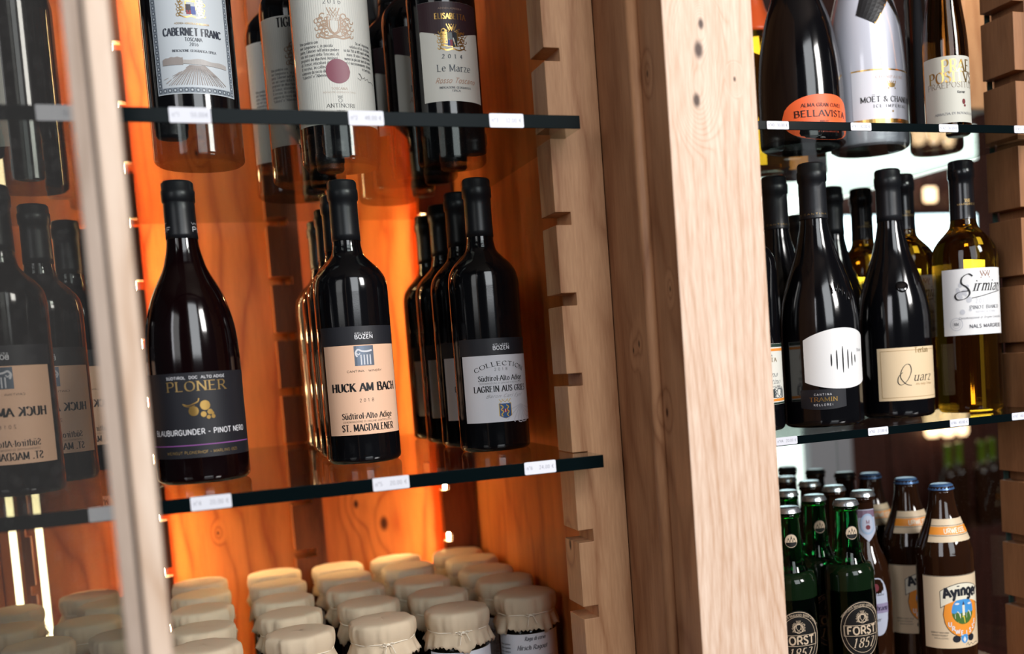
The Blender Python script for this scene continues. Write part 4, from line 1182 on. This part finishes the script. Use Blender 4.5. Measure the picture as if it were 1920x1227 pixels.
GC = 'brown beer bottles behind the green ones'
B = Bottle('beer_bottle', 'longneck', .240, .0302, m_brown, m_silver, crown_cap=True)
lb = paper('silver_blue_label', (176, 182, 200), .4)
lab, wr = B.label(lb, .095, 34, 0, nv=3, hi=lambda u: 36 * (1 - abs(u / 17.01) ** 3) ** .5, lo=lambda u: -36 * (1 - abs(u / 17.01) ** 3) ** .5)
A = Art(); mr_ = ink((110, 40, 50)); bl = ink((60, 70, 110))
A.disc(mr_, 0, 24, 4, 5); A.text(GRY, 'Privatbrauerei', 0, 14, 2.4, w=22); A.rect(ink((140, 130, 160)), -16.4, 16.4, -8, 4, 4)
A.text(ink((50, 40, 70)), 'Birrabraeu', 0, -4.5, 6, w=29, slant=.3, serif=True); A.text(GRY, 'Bier', 0, -18, 4.5, w=10, slant=.3)
A.build(wr, lab, off0=.0005)
lab, wr = B.label(lb, .196, 26, 0, nv=3, name='neck_label', R0=.0145, hi=lambda u: 18, lo=lambda u: -22 + abs(u) * 1.0)
A = Art(); A.rect(ink((120, 96, 116)), -12, 12, 8, 17, 4); A.disc(ink((150, 172, 198)), 0, 0, 9.5, 13); A.disc(lb, 0, 0, 7.5, 10.5); A.disc(mr_, 0, -4, 3.0); A.text(mr_, 'M', 0, 0, 5, w=5)
A.build(wr, lab, off0=.0005)
bb = B.root
put(bb, .7640, .1430, ZB, 20, 'brown beer bottle with silver blue neck label and round seal', GC)
for (x, y, d, l) in ((.7660, .2110, 60, 'brown beer bottle directly behind the silver blue neck label'),
                     (.7710, .2790, 120, 'brown beer bottle in the fourth row under the middle shelf'),
                     (.7750, .3480, 100, 'brown beer bottle half hidden by the post edge')):
    put(copy_tree(bb), x, y, ZB, d, l, GC)

B = Bottle('beer_bottle', 'half_litre', .2450, .0350, m_brown, mat('blue_crown_cap', lin((70, 105, 150)), .3, metal=.3), crown_cap=True)
for ch in B.root.children: pass
sand = paper('sand_label_paper', (222, 200, 168), .5)
lab, wr = B.label(sand, .089, 96, 89)
A = Art(); og = ink((240, 150, 50)); dk2 = ink((30, 34, 44)); crm = ink((232, 226, 206)); sky = ink((70, 150, 215)); grn = ink((70, 110, 50)); yl = ink((240, 210, 70)); skw = ink((205, 225, 240))
A.disc(dk2, 2, -3, 25.2, 28.5, n=28); A.disc(og, 2, -3, 24.4, 27.7, n=28); A.disc(dk2, 2, 1, 15.6, 17, n=24); A.disc(sky, 2, 1, 15, 16.4, n=24)
A.between(grn, -12.3, 16.3, lambda u: 1 - 16.4 * math.sqrt(max(0, 1 - ((u - 2) / 15) ** 2)), lambda u: -1 + math.sin(u * .8), 20)
A.quad(crm, [(-9, -8), (-2, -8), (-2, -3), (-5.5, 1), (-9, -3)]); A.quad(crm, [(6, -8), (13, -8), (13, -3), (9.5, 1), (6, -3)])
A.quad(crm, [(.5, -5), (3.8, -5), (3.8, 8), (.5, 8)]); A.quad(ink((60, 60, 90)), [(.5, 8), (3.8, 8), (2.1, 13)])
A.quad(yl, [(-6, -13), (4, -14), (3, -6), (1, -5)])
A.disc(WHT, 11, 9, 3, 1.3, n=8); A.disc(WHT, -6, 10, 3, 1.2, n=8)
for m_, o_ in ((dk2, .8), (crm, 0)):
    A.between(m_, -25 - o_, 30 + o_, lambda u: 14 - o_ - .012 * (u - 2) ** 2 + 1, lambda u: 33 + o_ - .012 * (u - 2) ** 2 + 1.5, 18)
dkt = ink((28, 32, 42), 'banner_print'); A.text(dkt, 'Ayinger', 2.5, 19.5, 12.5, w=48, bold=1.9, arc=110)
for i, ch in enumerate('URWEISSE'):
    a = R_(-90 + (i - 3.5) * 17); A.text(WHT, ch, 2 + 20 * math.cos(a), -3.5 + 23.4 * math.sin(a) - 1.8, 5.2, bold=1.7)
for u in (-8, 12): A.disc(dk2, u, -33, 5, 4.4)
A.between(sky, -2.4, 6.4, lambda u: -39 + .2 * (u - 2) ** 2, lambda u: -28, 6); A.quad(WHT, [(0, -34), (2, -30), (4, -34), (2, -38)])
A.text(dk2, 'GEBRAUT NACH DEM', -28, -26, 1.7, w=22); A.text(dk2, 'REINHEITSGEBOT', -28, -29.5, 1.7, w=20); A.text(dk2, 'BRAUEREI', -26, -33, 1.7, w=18)
A.stroke(dk2, catmull([(4, -42), (7, -39), (8, -42.5), (12, -40), (15, -42.5), (20, -40.5), (26, -42)]), .6)
A.rect(dk2, -47.6, 47.6, 43.7, 44.3, 24)
A.build(wr, lab)
lab, wr = B.label(sand, .187, 60, 27, name='neck_label', nv=6, R0=.0255)
A = Art(); A.rect(og, -29.8, 29.8, -4.5, 4.5, 30); A.rect(dk2, -29.8, 29.8, 5.6, 6.1, 30); A.rect(dk2, -29.8, 29.8, -6.1, -5.6, 30); A.text(crm, 'URWEISSE', 2, -3, 5.6, w=30, bold=1.4)
A.build(wr, lab, off0=.0006)
GA = 'brown half litre beer bottles'
ay = B.root
put(ay, .8420, .0890, ZB, 30, 'front brown half litre beer bottle with tan label and orange round picture', GA)
for (x, y, d, l) in ((.8490, .1690, 30, 'second brown half litre beer bottle, label partly hidden'),
                     (.8490, .2490, 30, 'third brown half litre beer bottle, farther back in shade')):
    put(copy_tree(ay), x, y, ZB, d, l, GA)
B = Bottle('beer_bottle', 'longneck', .240, .0302, m_brown, mat('black_crown_cap', (.01, .01, .012, 1), .3), crown_cap=True)
dk3 = B.root
for i, (x, y, l) in enumerate(((.8380, .452, 'leftmost dark capped beer bottle in the back row'), (.8480, .388, 'dark capped beer bottle in the back row, second from the post'), (.8560, .322, 'dark capped beer bottle in the back row left of the half litre bottles'))):
    put(dk3 if i == 0 else copy_tree(dk3), x, y, ZB, 0, l, 'dark capped beers in the back row')

# ------------------------------------------------------------------ jars with cloth tops
def cloth_mat(name, rgb):
    m = bpy.data.materials.new(name); m.use_nodes = True
    nt = m.node_tree; N = nt.nodes; L = nt.links; b = N['Principled BSDF']
    tc = N.new('ShaderNodeTexCoord')
    w1 = N.new('ShaderNodeTexWave'); w1.bands_direction = 'X'; w1.inputs['Scale'].default_value = 300; w1.inputs['Distortion'].default_value = .6
    w2 = N.new('ShaderNodeTexWave'); w2.bands_direction = 'Y'; w2.inputs['Scale'].default_value = 300; w2.inputs['Distortion'].default_value = .6
    mp = N.new('ShaderNodeMapping'); mp.inputs['Rotation'].default_value = (R_(12), R_(8), 0)
    L.new(tc.outputs['UV'], mp.inputs[0])
    L.new(mp.outputs[0], w1.inputs['Vector']); L.new(mp.outputs[0], w2.inputs['Vector'])
    mu = N.new('ShaderNodeMath'); mu.operation = 'ADD'; L.new(w1.outputs['Fac'], mu.inputs[0]); L.new(w2.outputs['Fac'], mu.inputs[1])
    mr = N.new('ShaderNodeMapRange'); mr.inputs['From Max'].default_value = 2; mr.inputs['To Min'].default_value = .78; mr.inputs['To Max'].default_value = 1.08
    L.new(mu.outputs[0], mr.inputs['Value'])
    mx = N.new('ShaderNodeMix'); mx.data_type = 'RGBA'; mx.blend_type = 'MULTIPLY'; mx.inputs[0].default_value = 1
    mx.inputs[6].default_value = lin(rgb); L.new(mr.outputs[0], mx.inputs[7]); L.new(mx.outputs[2], b.inputs['Base Color'])
    bp = N.new('ShaderNodeBump'); bp.inputs['Strength'].default_value = .35; bp.inputs['Distance'].default_value = .0006
    L.new(mu.outputs[0], bp.inputs['Height']); L.new(bp.outputs['Normal'], b.inputs['Normal'])
    b.inputs['Roughness'].default_value = .85; b.inputs['Specular IOR Level'].default_value = .15
    return m


m_cloth = cloth_mat('beige_cloth', (224, 204, 176))
m_string = mat('cotton_string', lin((236, 226, 208)), .8)
m_jarglass = mat('jar_glass', (.9, .95, .95, 1), .02, trans=1.0, ior=1.3)
SAUCE = [mat('tomato_sauce', lin((120, 46, 26)), .35), mat('green_pesto', lin((84, 84, 34)), .4), mat('meat_ragout', lin((104, 58, 30)), .4)]
m_jlab = paper('jar_label_paper', (226, 230, 240), .5)
JH = .1475; ZL = JH - .021           # lid top, string height


def cloth(seed, drop=1.0):
    rnd = random.Random(seed)
    n = 96; ph = [rnd.random() * 6.28 for _ in range(6)]; am = [rnd.uniform(.4, 1) for _ in range(6)]
    rot = rnd.random() * 1.57
    def wob(a): return sum(am[i] * math.sin(a * (3, 5, 8, 11, 14, 19)[i] + ph[i]) for i in range(6)) / 3
    rows = []
    tilt = rnd.uniform(-.012, .012)
    # top dome, side, pinch, skirt
    prof = [(0.0, JH + .0008, 0), (.010, JH + .0008, 0), (.020, JH + .0007, 0), (.029, JH + .0004, .0), (.0335, JH - .0002, .0), (.0358, JH - .0016, .2), (.0368, JH - .0045, .5),
            (.0370, JH - .009, .9), (.0366, JH - .0135, 1.2), (.0357, JH - .0175, 1.0), (.0346, ZL + .001, .6), (.0343, ZL - .0006, .5)]
    mb = MB(); uv = []
    for (r, z, w) in prof:
        for i in range(n):
            a = 2 * pi * i / n; q = wob(a)
            pleat = .0009 * w * (q + .6 * math.sin(a * 26 + ph[1]) * (1 if q > .2 else .25))
            rr = r + pleat + (.0007 * math.sin(a * 9 + ph[0]) * min(1, r / .03))
            corner = 1 - .035 * (math.cos(4 * (a - rot)) > .55) * min(1, r / .034)
            mb.v.append((rr * corner * math.cos(a), rr * corner * math.sin(a), z + tilt * rr * math.cos(a) * .6))
            uv.append(((r + (JH - z)) * math.cos(a) * 3, (r + (JH - z)) * math.sin(a) * 3))
    L = 5
    for k in range(1, L + 1):
        t = k / L
        for i in range(n):
            a = 2 * pi * i / n; q = wob(a + .2)
            ln = (.0155 + .0075 * max(0, math.cos(4 * (a - rot)) ) ** 2) * drop
            flare = .0343 + t * (.0048 + .0040 * q) + .0012 * math.sin(a * 17 + ph[2]) * t
            z = ZL - .0006 - ln * t * (1 - .22 * q * t) - .0002
            if k == L: z += .0011 * (1 if i % 2 else -1)
            mb.v.append((flare * math.cos(a), flare * math.sin(a), z + tilt * flare * math.cos(a) * .6))
            uv.append(((.055 + ln * t) * math.cos(a) * 3, (.055 + ln * t) * math.sin(a) * 3))
    R = len(prof) + L
    for k in range(R - 1):
        for i in range(n):
            j = (i + 1) % n; mb.f.append((k * n + i, k * n + j, (k + 1) * n + j, (k + 1) * n + i))
    me = bpy.data.meshes.new('cloth_cover'); me.from_pydata(mb.v, [], [f[::-1] for f in mb.f]); me.update()
    ul = me.uv_layers.new(name='weave')
    for lp in me.loops: ul.data[lp.index].uv = uv[lp.vertex_index]
    me.polygons.foreach_set('use_smooth', [True] * len(me.polygons)); me.materials.append(m_cloth)
    o = bpy.data.objects.new('cloth_cover', me); COL.objects.link(o)
    so = o.modifiers.new('thickness', 'SOLIDIFY'); so.thickness = .0005; so.offset = 1
    return o, tilt


def jar(seed, kind=0, text=None):
    r = empty('preserve_jar')
    MB().lathe([(.026, 0), (.0325, .001), (.0345, .005), (.0350, .02), (.0350, .098), (.0343, .106), (.0318, .113), (.0305, .1165), (.0305, .124)], 48).build('jar_glass', m_jarglass, r, smooth=True)
    MB().lathe([(.020, .004), (.0325, .006), (.0330, .02), (.0330, .098), (.0315, .105), (.02, .108)], 40).build('contents', SAUCE[kind % 3], r, smooth=True)
    MB().lathe([(.0320, .1255), (.0330, .1262), (.0335, .140), (.0328, JH - .0008), (.02, JH - .0004)], 40).build('metal_lid', m_gold, r, smooth=True)
    o, tilt = cloth(seed); o.parent = r
    rs = .0349
    pts = [(rs * math.cos(a * pi / 24), rs * math.sin(a * pi / 24), ZL + .0003 + tilt * rs * math.cos(a * pi / 24) * .6 + .0004 * math.sin(a)) for a in range(48)]
    st_ = MB().tube(pts, .00065, 6, True)
    for q, (du, dz) in enumerate(((-.004, -.012), (.005, -.009))):
        ends = catmull([(0, -rs - .0012, ZL), (du * .6, -rs - .0035, ZL - .001), (du, -rs - .0060, ZL + dz * .6), (du * 1.3, -rs - .0072, ZL + dz)])
        st_.tube(ends, .0005, 5)
    st_.ball((0, -rs - .0012, ZL), .0021, .0016, .0017, 8, 6)
    for du in (-.0045, .0045):
        st_.tube([(0, -rs - .001, ZL), (du, -rs - .002, ZL + .002), (du * 1.5, -rs - .003, ZL + .0005), (du, -rs - .0028, ZL - .0012), (0, -rs - .0015, ZL)], .0005, 5)
    st_.build('string', m_string, r, smooth=True)
    P = lambda u, v, off: ((.0351 + off) * math.sin(u / 35), -(.0351 + off) * math.cos(u / 35), .055 + v / 1000)
    lab = MB().grid(lambda i, j: P(-46 + 92 * i, -44 + 93 * j, .0001), 24, 1).build('paper_label', m_jlab, r, smooth=True)
    A = Art(); l1, l2 = text or ('', '')
    ik = ink((40, 42, 60))
    if l1: A.text(ik, l1, 4, 41.5, 4.4, w=len(l1) * 2.0, slant=.3, serif=True)
    A.text(ik, l2 or 'Salsa', 0, 30.5, 5.2, w=max(14, len(l2) * 2.9), slant=.3, serif=True, bold=1.1)
    A.text(GRY, 'PANORAMALIVING', 0, 16, 4.8, w=56, serif=True, bold=.6)
    A.text(GRY, 'Dolomiten', 4, 10, 4, w=24, slant=.5, bold=.5)
    A.text(ik, 'Familie Gruber', 2, 5.5, 2.8, w=26)
    A.text(ik, 'www', 0, -14, 3, w=9)
    for i in range(5): A.text(ik, 'Zutaten ingredienti', -36, 36 - i * 4.5, 1.8, w=17)
    A.build(P, lab)
    return r


GJ = 'cloth topped preserve jars on the bottom board'
protos = [jar(11, 0, ('', 'Salsa Pomodoro')), jar(23, 1, ('', 'Pesto alla Genovese')), jar(37, 2, ('Ragu di cervo', 'Hirsch Ragout')), jar(5, 0), jar(71, 2)]
cols = [(-.010, 'column next to the door stile'), (.087, 'second column from the door stile'), (.176, 'middle column'), (.2620, 'fourth column'), (.3525, 'column along the right side panel')]
used = set()
front = {0: 3, 1: 4, 2: 0, 3: 1, 4: 2}
rnd = random.Random(4)
special = {(1, 0): 'cloth topped jar in the middle of the bottom edge, no label showing', (2, 0): 'cloth topped jar with string bow and dark red contents',
           (3, 0): 'cloth topped jar labelled Pesto alla Genovese', (4, 0): 'cloth topped jar labelled Hirsch Ragout beside the notched batten'}
YS = [.226, .330, .430, .530, .622]
for ci, (x, cl) in enumerate(cols):
    ys = YS if ci != 4 else [.256, .350, .438, .524, .608]
    for ri in range(5):
        y = ys[ri]
        if ri == 0: k = front[ci]
        else: k = rnd.randrange(5)
        o = protos[k] if (ri == 0) else copy_tree(protos[k])
        if ri == 0: used.add(k)
        put(o, x + (rnd.uniform(-.0015, .0015) if ri else 0), y, ZB, (8 if ri == 0 else rnd.uniform(0, 360)), '', GJ, 'jar')
        if (ci, ri) in special: o['label'] = special[(ci, ri)]
        else:
            o['label'] = ('beige cloth topped jar, %s in the %s' % (('front', 'second from the front', 'third from the front', 'fourth from the front', 'rearmost')[ri], cl))
        if ri: o.scale = (rnd.uniform(.98, 1.0),) * 2 + (rnd.uniform(.985, 1.01),)
GK = 'cloth topped jars behind the door glass'
for (x, y, l) in ((-.152, .640, 'jar behind the door glass nearest the rear panel'), (-.240, .600, 'jar behind the door glass below the glowing light strips'),
                  (-.122, .558, 'jar behind the door glass, right of the shaded group'), (-.226, .478, 'jar at the left edge behind the door glass, second from the top'),
                  (-.139, .455, 'jar behind the door glass in the middle of the shaded group'), (-.264, .400, 'jar at the left edge behind the door glass, third from the top'),
                  (-.093, .350, 'jar behind the door glass just beside the blurred stile'), (-.182, .360, 'large jar lid at the bottom left behind the door glass')):
    o = copy_tree(protos[rnd.randrange(5)]); put(o, x, y, ZB, rnd.uniform(0, 360), l, GK, 'jar')  # reflected jars built as solid jars behind the pane

# ------------------------------------------------------------------ the room seen through the right cabinet
m_skyl = emis('lit_ceiling_panel', (0.92, 1.0, 0.94, 1), 3.2)
m_win = emis('daylit_window', (0.72, 0.93, 1.0, 1), 5.5)
m_low = emis('lit_doorway', (0.88, 1.0, 0.92, 1), 1.5)
m_lamp = emis('warm_lamp', (1.0, 0.62, 0.33, 1), 4.0)
o = MB().ext_xz([(1.50, .42), (2.06, .572), (2.585, .694), (2.585, .80), (1.50, .80)], 2.06, 2.114).build('wall_light', m_skyl)
tag(o, 'large glowing light panel with a slanted lower edge behind the right cabinet', 'light panel')
w = empty('window', (2.05, 2.09, .30)); tag(w, 'bright bluish window band low behind the yellow wine bottles', 'window')
MB().box(-.42, .545, 0, .01, 0, .205).build('pane', m_win, w)
MB().box(-.44, .565, -.01, .02, .205, .222).build('frame', m_dkwood, w)
MB().box(-.44, .565, -.01, .02, -.02, 0).build('frame', m_dkwood, w)
r = empty('lit_doorway', (1.77, 2.09, -.62)); tag(r, 'white lit doorway behind the beer bottles next to the post', 'doorway')
MB().box(-.17, .078, 0, .01, 0, .46).build('pane', m_low, r)
o = MB().box(1.855, 2.02, 2.06, 2.114, -.9, .28).build('grey_column', mat('grey_plaster', lin((150, 150, 158)), .8), bevel=.004)
tag(o, 'blurred grey plaster column right of the lit doorway', 'column')
for x, z, w_, h_, lab in ((2.397, .573, .045, .05, 'small square warm wall lamp left of the yellow wine bottle cap'),
                         (2.52, .565, .05, .035, 'small warm wall lamp right of the yellow wine bottle cap')):
    r = empty('wall_lamp', (x, 2.09, z)); tag(r, lab, 'lamp')
    MB().box(-w_ / 2, w_ / 2, -.02, 0, -h_ / 2, h_ / 2).build('lamp_shade', m_lamp, r, bevel=.006)
    MB().box(-w_ / 2 + .01, w_ / 2 - .01, 0, .02, -h_ / 2 + .01, h_ / 2 - .01).build('wall_plate', m_alu, r)
for i, (x, z, w_, h_, lab) in enumerate(((2.365, -.175, .050, .16, 'leftmost of the three glowing orange bar lamps over the counter'),
                         (2.430, -.180, .045, .16, 'middle one of the three glowing orange bar lamps over the counter'),
                         (2.490, -.175, .040, .17, 'rightmost of the three glowing orange bar lamps over the counter'))):
    r = empty('bar_lamp', (x, 2.085, z)); tag(r, lab, 'lamp')
    MB().lathe([(w_ * .35, -h_ / 2), (w_ * .5, -h_ / 2 + .01), (w_ * .5, h_ / 2 - .02), (w_ * .3, h_ / 2)], 20).build('lamp_shade', m_lamp, r, smooth=True)
    MB().lathe([(.004, h_ / 2), (.004, h_ / 2 + .05)], 8).build('cord', m_alu, r)
o = MB().box(1.95, 2.75, 1.75, 2.114, -1.3, -.52).build('back_counter', m_dkwood, bevel=.004)
tag(o, 'dark bar counter in the room behind the beer bottles', 'counter')
wp = MB().box(1.625, 1.700, .95, 1.02, .585, 2.599).build('wooden_post', m_strip, bevel=.004)
tag(wp, 'warmly lit wooden post behind the slim bottle at the upper right', 'post')
d = bpy.data.lights.new('post_spot', 'SPOT'); d.energy = 26; d.color = (1, .62, .36); d.spot_size = R_(50); d.shadow_soft_size = .03
s_ = bpy.data.objects.new('post_spot', d); COL.objects.link(s_); s_.location = (1.35, .72, 1.25)
s_.rotation_euler = (Vector((1.66, .95, .62)) - Vector(s_.location)).to_track_quat('-Z', 'Y').to_euler()
m_lime = mat('lit_green_glass', lin((120, 150, 30)), .1, trans=.6)
proto = None
names = ('leftmost', 'second from the left', 'middle', 'second from the right', 'rightmost')
for i in range(5):
    x, y = 2.20 + i * .066, 1.80 + .03 * (i % 2)
    if proto is None:
        B = Bottle('wine_bottle', 'bordeaux', .27, .030, m_brown, m_lime, .74); proto = B.root; o = proto
    else:
        o = copy_tree(proto)
    put(o, x, y, -.52, 0, names[i] + ' of the blurred bottles with lime green necks on the bar counter', 'blurred bottles on the bar counter')
